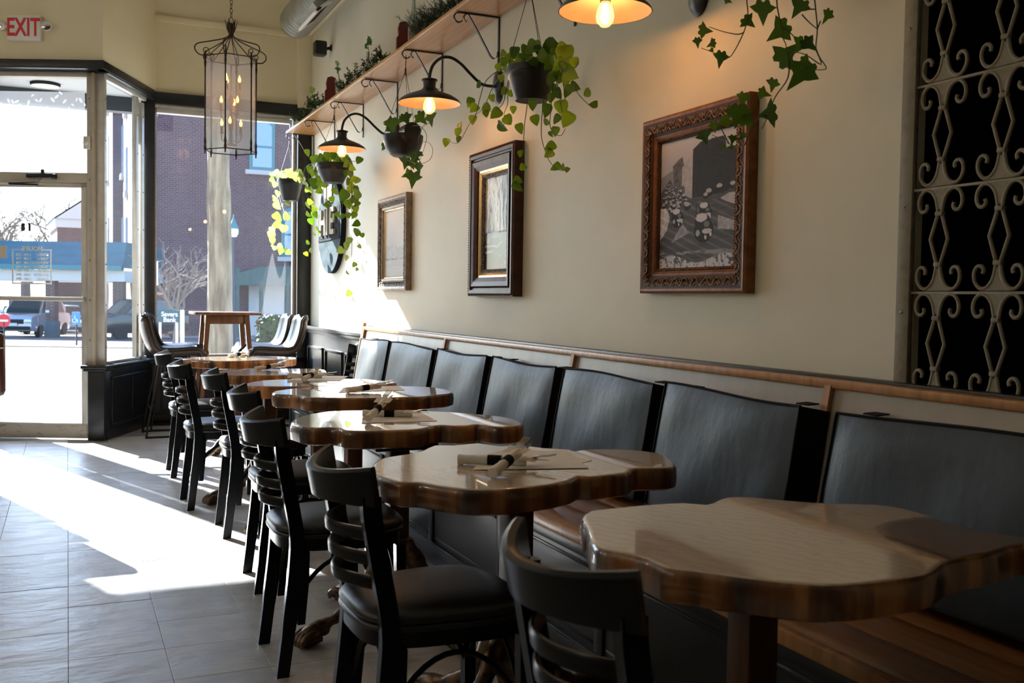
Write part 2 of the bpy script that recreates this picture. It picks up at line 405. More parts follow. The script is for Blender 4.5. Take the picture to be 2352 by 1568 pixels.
# ------------------------------------------------------------------ entry: door wall set at an angle, splayed side window
def frame_M(o, x, y):
    z = Vector((0,0,1)); return Matrix(((x.x,y.x,0,o.x),(x.y,y.y,0,o.y),(0,0,1,o.z),(0,0,0,1)))
MD = frame_M(C0, U, N)                         # local x = s along door wall, y = outward, z = up
we = MB()
we.box((-1.12, -.11, 3.10), (-.10, .18, ZC), MD); we.box((-.10, -.11, 3.10), (.02, 1.12, ZC), MD)
wall_entry = we.build('wall_entry', M['wall_front'], smooth=0, kind='structure')
tb = MB(); tb.bev((-1.12, -.135, 3.03), (.035, .05, 3.10), .006, MD); tb.bev((-.04, -.13, 3.03), (.035, 1.02, 3.10), .006, MD)
tb.box((-.145, -.02, 3.018), (.03, 1.02, 3.034), MD)
tb.build('trim_6', M['black'], kind='structure')
# knee pier and knee wall under the side window
kp = MB()
kp.bev((-.135, -.055, 0), (0, .10, .585), .005, MD); kp.bev((-.16, -.085, .575), (.025, .12, .597), .005, MD)
kp.bev((-.178, -.10, .595), (.04, .13, .625), .007, MD)
kp.box((-.12, .0, 0), (-.002, 1.05, .585), MD)
kp.bev((-.13, .02, .595), (.035, 1.04, .625), .006, MD)
kp.bev((-.004, .10, .10), (.008, .98, .118), .003, MD); kp.bev((-.004, .10, .50), (.008, .98, .516), .003, MD)
kp.bev((-.004, .10, .10), (.008, .116, .516), .003, MD); kp.bev((-.004, .55, .10), (.008, .566, .516), .003, MD); kp.bev((-.004, .965, .10), (.008, .98, .516), .003, MD)
kp.bev((-.004, .0, 0), (.012, 1.02, .085), .004, MD)
kp.build('trim_7', M['black'], kind='structure')
w2 = thing('window_2', None, None, kind='structure')
sf = MB()
sf.bev((-.085, .0, .62), (-.015, .05, 3.02), .004, MD, 0); sf.bev((-.07, .735, .62), (-.028, .79, 3.02), .004, MD)
sf.bev((-.07, .82, .62), (-.01, .88, 2.95), .004, MD)
sf.bev((-.06, .05, 2.985), (-.02, .96, 3.02), .004, MD); sf.bev((-.06, .05, .625), (-.02, .96, .65), .004, MD)
for k in range(7):
    z = .78+k*.34
    for n_, s_ in ((.765, -.030), (.85, -.012), (.025, -.015)):
        sf.lathe([(.001, 0), (.006, .001), (.006, .003)], 8, MD @ Matrix.Translation((s_+.002, n_, z)) @ Matrix.Rotation(R(90), 4, 'Y'), 1)
sf.build('window_frame', [M['alum'], M['steel']], w2)
MB().box((-.048, .04, .64), (-.042, .96, 2.99), MD).build('pane', glassmat('low_reflect_glass', (.93,.96,.97), .003, gl=.15), w2, 0)  # ordinary glass with its mirror reflection weakened on this pane
# door with its transom
d1 = thing('door_1', None, None, kind='structure')
jm = MB()
jm.bev((-.150, -.025, 0), (-.105, .09, 3.02), .004, MD); jm.bev((-.105, -.04, 0), (-.085, .09, 3.02), .003, MD)
jm.bev((-1.09, -.025, 0), (-1.03, .09, 3.02), .004, MD)
jm.bev((-1.09, -.025, 2.985), (-.105, .09, 3.02), .004, MD); jm.bev((-1.04, -.03, 2.125), (-.145, .08, 2.205), .004, MD)
for k in range(8): jm.lathe([(.001, 0), (.005, .001), (.005, .003)], 8, MD @ Matrix.Translation((-.125, -.027, .5+k*.33)) @ Matrix.Rotation(R(90), 4, 'X'), 1)
jm.build('door_frame', [M['alum_paint'], M['steel']], d1)
lf = MB()
lf.bev((-.205, -.01, .01), (-.155, .035, 2.12), .004, MD); lf.bev((-1.025, -.01, .01), (-.965, .035, 2.12), .004, MD)
lf.bev((-1.025, -.01, 2.085), (-.155, .035, 2.122), .004, MD); lf.bev((-1.025, -.01, .01), (-.155, .035, .137), .004, MD)
lf.build('door_leaf', M['alum'], d1)
MB().bev((-1.02, -.045, 1.150), (-.17, -.01, 1.185), .006, MD).build('push_bar', M['alum'], d1)
pn = MB().box((-.97, .010, .13), (-.2, .016, 2.09), MD).build('pane', M['glass'], d1, 0)
tp = MB().box((-1.03, .03, 2.2), (-.148, .036, 2.99), MD).build('transom_pane', M['glass'], d1, 0)
MB().bev((-1.02, -.014, .02), (-.16, -.010, .12), .002, MD).build('kick_plate', mat('scuffed_plate', (.55,.52,.45), .5, metal=.3, var=((.2,.17,.13), (2,30,30), .55, .75)), d1)
# door closer
cl = MB(); cl.bev((-.63, -.075, 2.155), (-.41, -.03, 2.192), .010, MD); cl.tube([MD @ Vector((-.42, -.052, 2.17)), MD @ Vector((-.39, -.052, 2.17))], .022, 12)
cl.tube([MD @ Vector((-.50, -.052, 2.185)), MD @ Vector((-.50, -.052, 2.225))], .014, 10)
cl.bar([MD @ Vector((-.50, -.07, 2.15)), MD @ Vector((-.53, -.09, 2.115)), MD @ Vector((-.77, -.07, 2.108))], U*.004+Vector((0,0,.004)), N*.008)
cl.bar([MD @ Vector((-.77, -.06, 2.102)), MD @ Vector((-.54, -.06, 2.098))], Vector((0,0,.008)), N*.010)
cl.build('door_closer', M['steel'], d1)
# leaf-patterned film along the top of the transom
lfm = MB(); q = lambda s, z, n=.026: MD @ Vector((s, n, z))
lfm.quad(q(-1.03, 2.60), q(-.185, 2.60), q(-.185, 2.872), q(-1.03, 2.872))
lfm.build('film_border', glassmat('pale_film', (.90,.92,.94), .5, gl=.3), d1, 0)
lv = MB(); rr = random.Random(3)
for k in range(26):
    s = -1.01+k*.033; z = 2.78+.05*math.sin(k*1.1)+rr.uniform(-.05,.04); a = rr.uniform(.4, 2.6); L = rr.uniform(.03,.05)
    pts = []
    for j in range(10):
        t_ = j/10*2*math.pi; x = math.cos(t_)*L*.5; y = math.sin(t_)*L*.22
        pts.append(q(s+x*math.cos(a)-y*math.sin(a), z+x*math.sin(a)+y*math.cos(a), .022))
    lv.add(pts, [tuple(range(10))])
lv.build('film_leaves', glassmat('white_film', (.9,.92,.92), .95, gl=.2), d1, 0)
# lettering on the door glass, read from the street
def text_mesh(s, size, name, m, ext=0.0, align='CENTER', font_scale=1.0, bold=0.0):
    cu = bpy.data.curves.new(name, 'FONT'); cu.body = s; cu.size = size; cu.align_x = align; cu.align_y = 'CENTER'
    cu.extrude = ext; cu.offset = bold; cu.space_character = font_scale
    o = bpy.data.objects.new(name, cu); COL.objects.link(o); bpy.context.view_layer.update()
    me = bpy.data.meshes.new_from_object(o.evaluated_get(bpy.context.evaluated_depsgraph_get())); me.name = name
    bpy.data.objects.remove(o); bpy.data.curves.remove(cu); me.materials.clear(); me.materials.append(m); return me
def text_on(parent, s, size, m, P, ex, ey, name='lettering', ext=0.0, align='CENTER', sx=1.0, bold=0.0, **kw):
    me = text_mesh(s, size, name, m, ext, align, 1.0, bold)
    ez = ex.cross(ey).normalized(); mm = Matrix.Translation(P) @ Matrix((ex*sx, ey, ez)).transposed().to_4x4(); me.transform(mm)
    return obj(name, me, parent, **kw)
M['vinyl_white'] = mat('white_vinyl_letter', (.85,.85,.84), .6)
ZV = Vector((0,0,1))
hr = [('MONDAY','11AM - 9PM'),('TUESDAY','11AM - 9PM'),('WEDNESDAY','11AM - 9PM'),('THURSDAY','11AM - 9PM'),('FRIDAY','11AM - 9PM'),('SATURDAY','10AM - 9PM'),('SUNDAY','11AM - 8PM')]
for k, (dname, hh) in enumerate(hr):
    z = 1.530-k*.0335
    text_on(d1, dname, .030, M['vinyl_white'], q(-.487, z, .018), -U, ZV, align='LEFT', bold=.0012, sx=.82)
    text_on(d1, hh, .030, M['vinyl_white'], q(-.757, z, .018), -U, ZV, align='RIGHT', bold=.0012, sx=.82)
text_on(d1, 'HOURS', .052, M['vinyl_white'], q(-.622, 1.578, .018), -U, ZV, bold=.003)
text_on(d1, 'HONEST TOWN', .042, M['signdark'], q(-.600, 1.672, .018), -U, ZV, sx=.72)
bd = MB()
for (a, b, c, d) in ((-.790,-.710,1.566,1.576),(-.534,-.462,1.566,1.576),(-.790,-.462,1.286,1.298),(-.790,-.779,1.286,1.576),(-.473,-.462,1.286,1.576)):
    bd.box((a, .0172, c), (b, .0188, d), MD)
bd.build('lettering_border', M['vinyl_white'], d1, 0)
stk = MB(); stk.box((-.712, .0172, 1.725), (-.682, .0188, 1.79), MD); stk.box((-.652, .0172, 1.725), (-.634, .0188, 1.79), MD)
stk.build('glass_stickers', M['steel'], d1, 0)
nt_ = MB(); nt_.box((-.93, .007, 1.50), (-.83, .009, 1.60), MD); nt_.build('paper_notice', mat('notice_paper', (.62,.56,.45), .8), d1, 0)
# contact sensor on the jamb
sn = MB(); sn.bev((-.165, -.062, 2.395), (-.112, -.025, 2.50), .006, MD); sn.lathe([(.001,.028),(.016,.022),(.02,0)], 14, MD @ Matrix.Translation((-.14, -.062, 2.445)) @ Matrix.Rotation(R(90), 4, 'X'))
sn.build('motion_sensor', M['white'], label='small white motion sensor fixed to the door jamb beside the transom', cat='sensor')
# the rest of the shopfront left of the door, outside the photograph
w3 = thing('window_3', None, None, kind='structure')
g3 = MB(); g3.bev((-.80, 9.97, .6), (-.70, 10.05, 3.28), .004); g3.bev((-1.9, 9.97, 3.33), (-.70, 10.05, 3.37), .004); g3.bev((-1.62, 9.97, .6), (-.70, 10.05, .65), .004)
g3.build('window_frame', M['alum'], w3)
MB().prism([(-1.62,.64),(-.78,.64),(-.78,3.34),(-1.92,3.34),(-1.92,3.13),(-1.77,3.13),(-1.77,2.78),(-1.62,2.78)], -10.026, -10.02, Matrix(((1,0,0,0),(0,0,-1,0),(0,1,0,0),(0,0,0,1)))).build('pane', M['glass'], w3, 0)
w4 = thing('window_4', None, None, kind='structure')
MB().bev((-.72, 9.38, 2.98), (-.66, 10.02, 3.06), .004).build('window_frame', M['alum'], w4)
MB().box((-.693, 9.40, .62), (-.687, 10.0, 2.99)).build('pane', M['glass'], w4, 0)
k3 = MB(); k3.box((-.75, 9.36, 0), (-.64, 10.0, .6)); k3.bev((-.79, 9.36, .59), (-.60, 10.0, .625), .006)
k3.build('trim_8', M['black'], kind='structure')
ws = MB(); ws.box((-7.3, 10.0, 0), (-1.62, 10.06, 2.78)); ws.box((-7.3, 10.0, 2.78), (-1.77, 10.06, 3.13)); ws.box((-7.3, 10.0, 3.13), (-1.92, 10.06, ZC)); ws.box((-1.62, 10.0, 0), (-.70, 10.06, .62)); ws.box((-1.92, 10.0, 3.34), (-.63, 10.06, ZC)); ws.box((-.75, 9.36, 3.03), (-.66, 10.1, ZC))
ws.build('wall_street', M['room'], smooth=0, kind='structure')
# porch: soffit with a round light, fascia beam and far post
po = MB(); a = dw(-4.2, .1, 3.06); b = dw(-.02, .1, 3.06)
poly = [(b.x, b.y), (.70, 9.98), (.78, 10.12), (-.69, 10.12), (-.69, 9.46)]
po.prism(poly, 3.065, 3.10)
soffit = po.build('porch_soffit', mat('soffit_paint', (.62,.63,.64), .7), smooth=0, kind='structure')
MB().box((-.66, 10.12, 2.93), (.80, 10.26, 3.10)).build('porch_beam', mat('beam_navy', (.045,.06,.075), .6), soffit, 0)
MB().bev((-.69, 9.98, 0), (-.57, 10.14, 3.065), .004).build('porch_post', mat('post_navy', (.04,.055,.07), .6), soffit)
pl = MB(); c = at(104, 192, 2, 3.062)
pl.lathe([(.001,-.02),(.085,-.02)], 28, Matrix.Translation(c), 1); pl.lathe([(.085,-.02),(.12,-.022),(.125,0)], 28, Matrix.Translation(c), 0)
lt = thing('porch_light', 'flat round white light on the porch soffit outside the door', 'light')
pl.build('trim_ring', [M['signdark'], M['white']], lt)
MB().lathe([(.001,-.021),(.10,-.0215),(.118,-.024)], 28, Matrix.Translation(c)).build('diffuser', M['white'], lt)
# ------------------------------------------------------------------ ladder-back chairs
def chair(label, loc, rz, group='black ladder-back chairs along the tables'):
    r = thing('ladder_chair', label, 'chair', loc, rz, group)
    px = [(0, 0), (.022, .18), (.040, .35), (.042, .46), (.018, .60), (-.002, .71), (-.006, .765)]
    for s in (-1, 1):
        b = MB(); pts = smoothpts([(x, s*.168, z) for x, z in px], 4); k = len(pts)
        th = [Vector((.020 if p.z < .17 else .0225, 0, 0)) for p in pts]
        b.bar(pts, th, Vector((0, .0135, 0)))
        b.bar([(.058, s*.168, .165), (.070, s*.168, .30), (.072, s*.168, .40)], Vector((.012, 0, 0)), Vector((0, .0125, 0)))
        b.build('leg', M['chair_black'], r, 40)
        b = MB(); b.bar([(.385, s*.178, .40), (.392, s*.182, 0)], Vector((.0165, 0, 0)), Vector((0, .0165, 0)))
        b.build('leg', M['chair_black'], r, 40)
    def curved(z0, z1, half, bulge, th, x0, lean, dip=0):
        b = MB(); n = 14; sec = []
        for i in range(n+1):
            t = -1+2*i/n; y = t*half; x = x0-bulge*(1-t*t); sec.append((x, y))
        vs = []; 
        for i, (x, y) in enumerate(sec):
            t = -1+2*i/n; dx = 2*bulge*t/half; nn = Vector((1, -dx, 0)).normalized()
            prof = [(0, z0), (-th*.35, z0-.0), (-th, z0+.006), (-th, z1-.008), (-th*.6, z1), (-.002, z1), (0, z1-.004)]
            for o_, z in prof:
                p = Vector((x, y, z))+nn*(o_+th*.5); p.x += lean*(z-z0); p.z -= dip*(1-t*t)*(z-z0)/(z1-z0); vs.append(p)
        m_ = 7; fs = []
        for i in range(n):
            for j in range(m_): fs.append((i*m_+j, i*m_+(j+1) % m_, (i+1)*m_+(j+1) % m_, (i+1)*m_+j))
        fs += [tuple(range(m_))[::-1], tuple(n*m_+j for j in range(m_))]
        b.add(vs, fs); return b
    curved(.738, .836, .192, .088, .026, .006, -.16, .022).build('crest_rail', M['chair_black'], r, 35)
    for z in (.668, .610, .552):
        curved(z-.017, z+.017, .160, .082, .012, .022+(.70-z)*.14, -.10).build('slat', M['chair_black'], r, 35)
    # seat: padded vinyl over a black apron, rounded trapezoid
    def outline(g=0.0, n=40):
        out = []
        for i in range(n):
            a = 2*math.pi*i/n; c, s = math.cos(a), math.sin(a); e = .55
            x = abs(c)**e*(1 if c > 0 else -1); y = abs(s)**e*(1 if s > 0 else -1)
            hw = .195+.018*x
            out.append((.205+x*(.212+g), y*(hw+g)))
        return out
    b = MB(); lay = [(-.012, .398), (-.006, .400), (-.006, .436), (-.010, .440)]; vs = []
    n = 40
    for g, z in lay: vs += [(x, y, z) for x, y in outline(g)]
    fs = [tuple(range(n))[::-1], tuple(range(3*n, 4*n))]
    for i in range(3):
        for j in range(n): fs.append((i*n+j, i*n+(j+1) % n, (i+1)*n+(j+1) % n, (i+1)*n+j))
    b.add(vs, fs); b.build('seat_frame', M['chair_black'], r, 40)
    b = MB(); lay = [(-.004, .438), (.004, .441), (.006, .447), (.004, .453), (-.002, .456), (.004, .460), (.005, .470), (-.004, .481), (-.025, .489), (-.07, .495), (-.13, .497)]; vs = []
    for g, z in lay: vs += [(x, y, z) for x, y in outline(g)]
    k = len(lay); vs.append((.205, 0, .497)); fs = []
    for i in range(k-1):
        for j in range(n): fs.append((i*n+j, i*n+(j+1) % n, (i+1)*n+(j+1) % n, (i+1)*n+j))
    for j in range(n): fs.append(((k-1)*n+j, (k-1)*n+(j+1) % n, k*n))
    b.add(vs, fs); b.build('seat', M['vinyl'], r, 50)
    def arch(p0, p1, zl, zt):
        p0 = Vector(p0); p1 = Vector(p1); pts = []
        for i in range(15):
            t = i/14; p = p0.lerp(p1, t); p.z = zl+(zt-zl)*(1-(2*t-1)**2)**.8; pts.append(p)
        MB().tube(pts, .0075, 8).build('stretcher', M['chair_black'], r, 60)
    for s in (-1, 1): arch((.03, s*.165, 0), (.385, s*.178, 0), .20, .375)
    arch((.055, -.165, 0), (.055, .165, 0), .22, .385); arch((.385, -.178, 0), (.385, .178, 0), .20, .375)
    return r
ch0 = chair('black ladder-back chair nearest the camera, at the bottom edge of the picture', (.745, 1.40, 0), R(2))
spots = [(.635, 2.365, 1, 'black ladder-back chair second from the camera, its wide vinyl seat in view'),
         (.625, 3.335, 0, 'black ladder-back chair third from the camera, pulled out onto the open floor tiles'),
         (.715, 4.27, -1, 'black ladder-back chair fourth from the camera, mostly behind the third one'),
         (.728, 5.27, -1, 'black ladder-back chair fifth from the camera, near a bronze claw foot'),
         (.628, 6.01, 1, 'black ladder-back chair sixth in the row, with sun glaring on its seat corner'),
         (.640, 7.10, 0, 'black ladder-back chair farthest along the row, before the left bar stools')]
for x, y, a, lab in spots: copy_tree(ch0, (x, y, 0), R(a), lab)
copy_tree(ch0, (2.118, 7.86, 0), R(180), 'black ladder-back chair backed against the black panelling beyond the end of the bench')

# ------------------------------------------------------------------ live-edge slab tables on claw-foot columns
def slabmats(i):
    m = mat('slab_top', (.56,.40,.26), .22, coat=1.0, coat_r=.018, spec=.3, bump=((5,5,5), .06, .01))
    t, b = nodes(m)
    tc = t.nodes.new('ShaderNodeTexCoord'); mp = t.nodes.new('ShaderNodeMapping'); mp.inputs['Location'].default_value = (i*.7, i*.3, 0); mp.inputs['Scale'].default_value = (1, 1.25, 1)
    t.links.new(tc.outputs['Object'], mp.inputs[0])
    wv = t.nodes.new('ShaderNodeTexWave'); wv.wave_type = 'RINGS'; wv.rings_direction = 'Z'; wv.inputs['Scale'].default_value = 9; wv.inputs['Distortion'].default_value = 9; wv.inputs['Detail'].default_value = 4; wv.inputs['Detail Scale'].default_value = 1.4
    t.links.new(mp.outputs[0], wv.inputs[0])
    rp = t.nodes.new('ShaderNodeValToRGB'); rp.color_ramp.elements[0].color = (.575,.445,.315,1); rp.color_ramp.elements[1].color = (.62,.49,.36,1)
    rp.color_ramp.elements[0].position = .05; rp.color_ramp.elements[1].position = .6
    t.links.new(wv.outputs[0], rp.inputs[0])
    nz = t.nodes.new('ShaderNodeTexNoise'); nz.inputs['Scale'].default_value = 4.5; nz.inputs['Detail'].default_value = 5; t.links.new(mp.outputs[0], nz.inputs[0])
    r2 = t.nodes.new('ShaderNodeValToRGB'); r2.color_ramp.elements[0].position = .60; r2.color_ramp.elements[1].position = .74
    r2.color_ramp.elements[0].color = (0,0,0,1); r2.color_ramp.elements[1].color = (.55,.55,.55,1)
    t.links.new(nz.outputs[0], r2.inputs[0])
    mx = t.nodes.new('ShaderNodeMix'); mx.data_type = 'RGBA'; mx.inputs[7].default_value = (.26,.12,.05,1)
    t.links.new(r2.outputs[0], mx.inputs[0]); t.links.new(rp.outputs[0], mx.inputs[6]); t.links.new(mx.outputs[2], b.inputs['Base Color'])
    if i == 7:      # the dark bark lobe of this slab
        prev = mx
        def stain(cx, cy, rx, ry, col, amt, prev):
            sx = t.nodes.new('ShaderNodeMapping'); sx.inputs['Location'].default_value = (-cx/rx, -cy/ry, 0); sx.inputs['Scale'].default_value = (1/rx, 1/ry, 0)
            t.links.new(tc.outputs['Object'], sx.inputs[0])
            ln_ = t.nodes.new('ShaderNodeVectorMath'); ln_.operation = 'LENGTH'; t.links.new(sx.outputs[0], ln_.inputs[0])
            nn = t.nodes.new('ShaderNodeTexNoise'); nn.inputs['Scale'].default_value = 7; nn.inputs['Detail'].default_value = 4; t.links.new(tc.outputs['Object'], nn.inputs[0])
            ad = t.nodes.new('ShaderNodeMath'); ad.operation = 'MULTIPLY_ADD'; ad.inputs[1].default_value = .65; t.links.new(nn.outputs[0], ad.inputs[0]); t.links.new(ln_.outputs['Value'], ad.inputs[2])
            rr3 = t.nodes.new('ShaderNodeValToRGB'); rr3.color_ramp.elements[0].position = .66; rr3.color_ramp.elements[1].position = .74
            rr3.color_ramp.elements[0].color = (amt,amt,amt,1); rr3.color_ramp.elements[1].color = (0,0,0,1)
            dv = t.nodes.new('ShaderNodeMath'); dv.operation = 'MULTIPLY'; dv.inputs[1].default_value = .5; t.links.new(ad.outputs[0], dv.inputs[0]); t.links.new(dv.outputs[0], rr3.inputs[0])
            m3 = t.nodes.new('ShaderNodeMix'); m3.data_type = 'RGBA'; m3.inputs[7].default_value = (*col, 1); t.links.new(rr3.outputs[0], m3.inputs[0]); t.links.new(prev.outputs[2], m3.inputs[6]); return m3
        b_ = at(2230, 1250, 2, ZT)-STAIN_O
        prev = stain(b_.x+.07, b_.y, .20, .20, (.10,.04,.018), .88, prev)
        t.links.new(prev.outputs[2], b.inputs['Base Color'])
    e = mat('slab_edge', (.20,.075,.022), .28, coat=1.0, coat_r=.03, var=((.030,.011,.005), (15,15,1.5), .38, .64), bump=((26,26,2.5), .5, .012))
    t, b = nodes(e); rp = [n for n in t.nodes if n.type == 'VALTORGB'][0]
    k_ = 1.9 if i <= 3 else 1.0; el = rp.color_ramp.elements.new(.5); el.color = (.16*k_,.058*k_*1.05,.016*k_,1); rp.color_ramp.elements[0].color = (.36*k_,.145*k_*1.05,.042*k_,1)  # three farthest tables: sunlit amber put into a brighter edge colour
    return [m, e]
def blob(cx, cy, rx, ry, seed, n=64):
    r_ = random.Random(seed); ph = [r_.uniform(0, 6.28) for _ in range(6)]; am = [.05, .045, .035, .03, .02, .012]
    out = []
    for i in range(n):
        a = 2*math.pi*i/n; k = 1+sum(am[j]*math.sin((j+2)*a+ph[j]) for j in range(6))
        out.append((cx+rx*k*math.cos(a), cy+ry*k*math.sin(a)))
    return out
ZT = .76
def slab_loop(px, sc_, ox, oy):
    pts = [at(ox+x/sc_, oy+y/sc_, 2, ZT) for x, y in px]
    pts = [Vector((p.x, p.y, 0)) for p in pts]
    k = len(pts); out = []
    for i in range(k):
        p0, p1, p2, p3 = pts[i-1], pts[i], pts[(i+1) % k], pts[(i+2) % k]
        for t in (0, .5):
            out.append(.5*((2*p1)+(p2-p0)*t+(2*p0-5*p1+4*p2-p3)*t*t+(3*p1-p0-3*p2+p3)*t**3))
    return [(p.x, p.y) for p in out]
T7 = slab_loop([(358,840),(378,812),(430,803),(500,795),(640,782),(800,773),(900,781),(940,766),(990,749),(1100,748),(1250,762),(1450,776),(1650,781),(1780,800),(1900,833),(2000,868),(2150,902),(2304,925),(2420,950),(2430,985),(2304,955),(2160,995),(2060,1012),(1950,1040),(1900,1080),(1800,1103),(1600,1130),(1420,1138),(1200,1120),(1000,1095),(850,1075),(730,1060),(640,1020),(560,1000),(480,985),(430,970),(400,940),(385,890)], 1.917, 1150, 750)
T6 = slab_loop([(25,240),(60,190),(110,160),(220,140),(310,127),(390,108),(480,68),(620,68),(800,52),(960,74),(1100,66),(1270,86),(1460,98),(1480,110),(1560,97),(1800,95),(1980,108),(2100,128),(2170,165),(2204,205),(2150,226),(1980,230),(1890,235),(1860,262),(1740,278),(1600,290),(1520,285),(1450,318),(1340,342),(1200,360),(1050,376),(900,384),(770,385),(640,375),(480,352),(370,332),(250,332),(160,312),(100,292),(50,268)], 3.095, 840, 1000)
T5 = slab_loop([(245,470),(262,448),(290,430),(370,405),(480,386),(600,373),(800,368),(1000,369),(1200,371),(1500,378),(1800,400),(2000,420),(2120,448),(2175,480),(2140,494),(2000,505),(1900,498),(1830,488),(1780,485),(1720,495),(1600,496),(1500,491),(1420,500),(1350,519),(1200,531),(1000,537),(850,540),(700,536),(640,517),(560,510),(450,514),(380,506),(330,500),(280,484)], 3.618, 600, 840)
T4 = slab_loop([(90,220),(110,208),(160,200),(270,186),(450,172),(700,166),(1000,165),(1300,170),(1450,180),(1550,198),(1596,216),(1550,232),(1450,241),(1350,254),(1200,259),(1000,263),(850,265),(700,266),(560,265),(480,262),(380,260),(330,250),(240,239),(160,236),(110,232)], 3.618, 600, 840)
T3 = blob(1.23, 5.28, .39, .25, 11); T2 = blob(1.12, 6.10, .36, .27, 23); T1 = blob(1.15, 7.46, .395, .27, 31)
def claw_leg(a):
    """cast leg: leaves the column, sweeps out and down to a lion's paw"""
    d = Vector((math.cos(a), math.sin(a), 0)); sd = Vector((-d.y, d.x, 0)); up = Vector((0,0,1))
    b = MB()
    pts = smoothpts([d*.035+up*.30, d*.085+up*.245, d*.15+up*.155, d*.24+up*.085, d*.31+up*.062, d*.345+up*.045], 4)
    k = len(pts); b.tube(pts, [.034-.014*math.sin(min(1, i/k*1.3)*math.pi/2)+.004*math.sin(i*1.7) for i in range(k)], 10)
    b.tube(smoothpts([d*.30+up*.055, d*.34+up*.052, d*.385+up*.034, d*.395+up*.016], 3), [.026, .031, .031, .029, .030, .030, .027, .022, .018, .014], 10)
    for t in (-1.1, -.37, .37, 1.1):
        q_ = d*.35+sd*.022*t+up*.048
        b.tube(smoothpts([q_, d*.385+sd*.026*t+up*.045, d*.412+sd*.027*t+up*.026, d*.415+sd*.026*t+up*.006], 3), [.011, .013, .014, .014, .013, .013, .012, .010, .008, .005], 8)
    b.tube([d*.33+up*.030, d*.395+up*.012], [.026, .022], 10)
    return b
def table(poly, i, label, th=.066, rot=0):
    cx = sum(p[0] for p in poly)/len(poly); cy = sum(p[1] for p in poly)/len(poly)
    if i == 7: cx -= .03; cy += .06
    global STAIN_O
    STAIN_O = Vector((cx, cy, ZT))
    t = thing('slab_table', label, 'table', (cx, cy, 0), 0, 'live-edge slab tables in a row')
    n = len(poly); P0 = [Vector((x-cx, y-cy)) for x, y in poly]
    def ring(g, z):
        out = []
        for j in range(n):
            tn = (P0[(j+1) % n]-P0[j-1]); nn = Vector((tn.y, -tn.x)).normalized()
            ar = sum(P0[q_-1].cross(P0[q_]) for q_ in range(n))
            if ar < 0: nn = -nn
            p = P0[j]+nn*g; out.append((p.x, p.y, z))
        return out
    b = MB(); rr_ = random.Random(i)
    rings = [ring(-.012, ZT-th), ring(.002, ZT-th+.006), ring(.004, ZT-th*.5), ring(.002, ZT-.010), ring(-.003, ZT-.002), ring(-.009, ZT)]
    vs = [p for rg in rings for p in rg]; fs = []; mi = []
    for a in range(len(rings)-1):
        for j in range(n): fs.append((a*n+j, a*n+(j+1) % n, (a+1)*n+(j+1) % n, (a+1)*n+j)); mi.append(1 if a < 4 else 0)
    k = len(rings)
    b.add(vs, fs); b.m = mi
    b.f.append(tuple((k-1)*n+j for j in range(n))); b.m.append(0); b.f.append(tuple(range(n))[::-1]); b.m.append(1)
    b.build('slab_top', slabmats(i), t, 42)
    c = MB(); c.bev((-.12, -.12, ZT-th-.025), (.12, .12, ZT-th-.001), .006); c.bev((-.037, -.037, .30), (.037, .037, ZT-th-.02), .005)
    c.build('column', M['column'], t)
    c = MB(); c.lathe([(.001,.335),(.045,.335),(.055,.325),(.050,.31),(.046,.30),(.060,.28),(.074,.25),(.078,.22),(.070,.19),(.052,.165),(.045,.14),(.058,.125),(.060,.11),(.045,.095),(.028,.075),(.012,.06),(.001,.055)], 20)
    c.build('urn', M['bronze'], t, 50)
    for k_ in range(4): claw_leg(rot+k_*math.pi/2).build('claw_foot', M['bronze'], t, 60)
    return t
tl = [(T1,1,'live-edge wooden slab table farthest from the camera, in front of the tall bar table'), (T2,2,'second slab table from the window, amber edge lit by the sun'),
      (T3,3,'third slab table from the window, its glossy top mirroring green leaves'), (T4,4,'fourth slab table from the window, with a single napkin bundle across its top'),
      (T5,5,'fifth slab table from the window, with crossed napkin rolls and a fork standing up'), (T6,6,'slab table second from the camera, with crossed napkin rolls on white papers'),
      (T7,7,'large bare slab table nearest the camera, dark bark lobe at its right end')]
for pl_, i, lab in tl: table(pl_, i, lab, .066 if i > 2 else .062, rot=R({5: 18, 6: 25}.get(i, 20)))

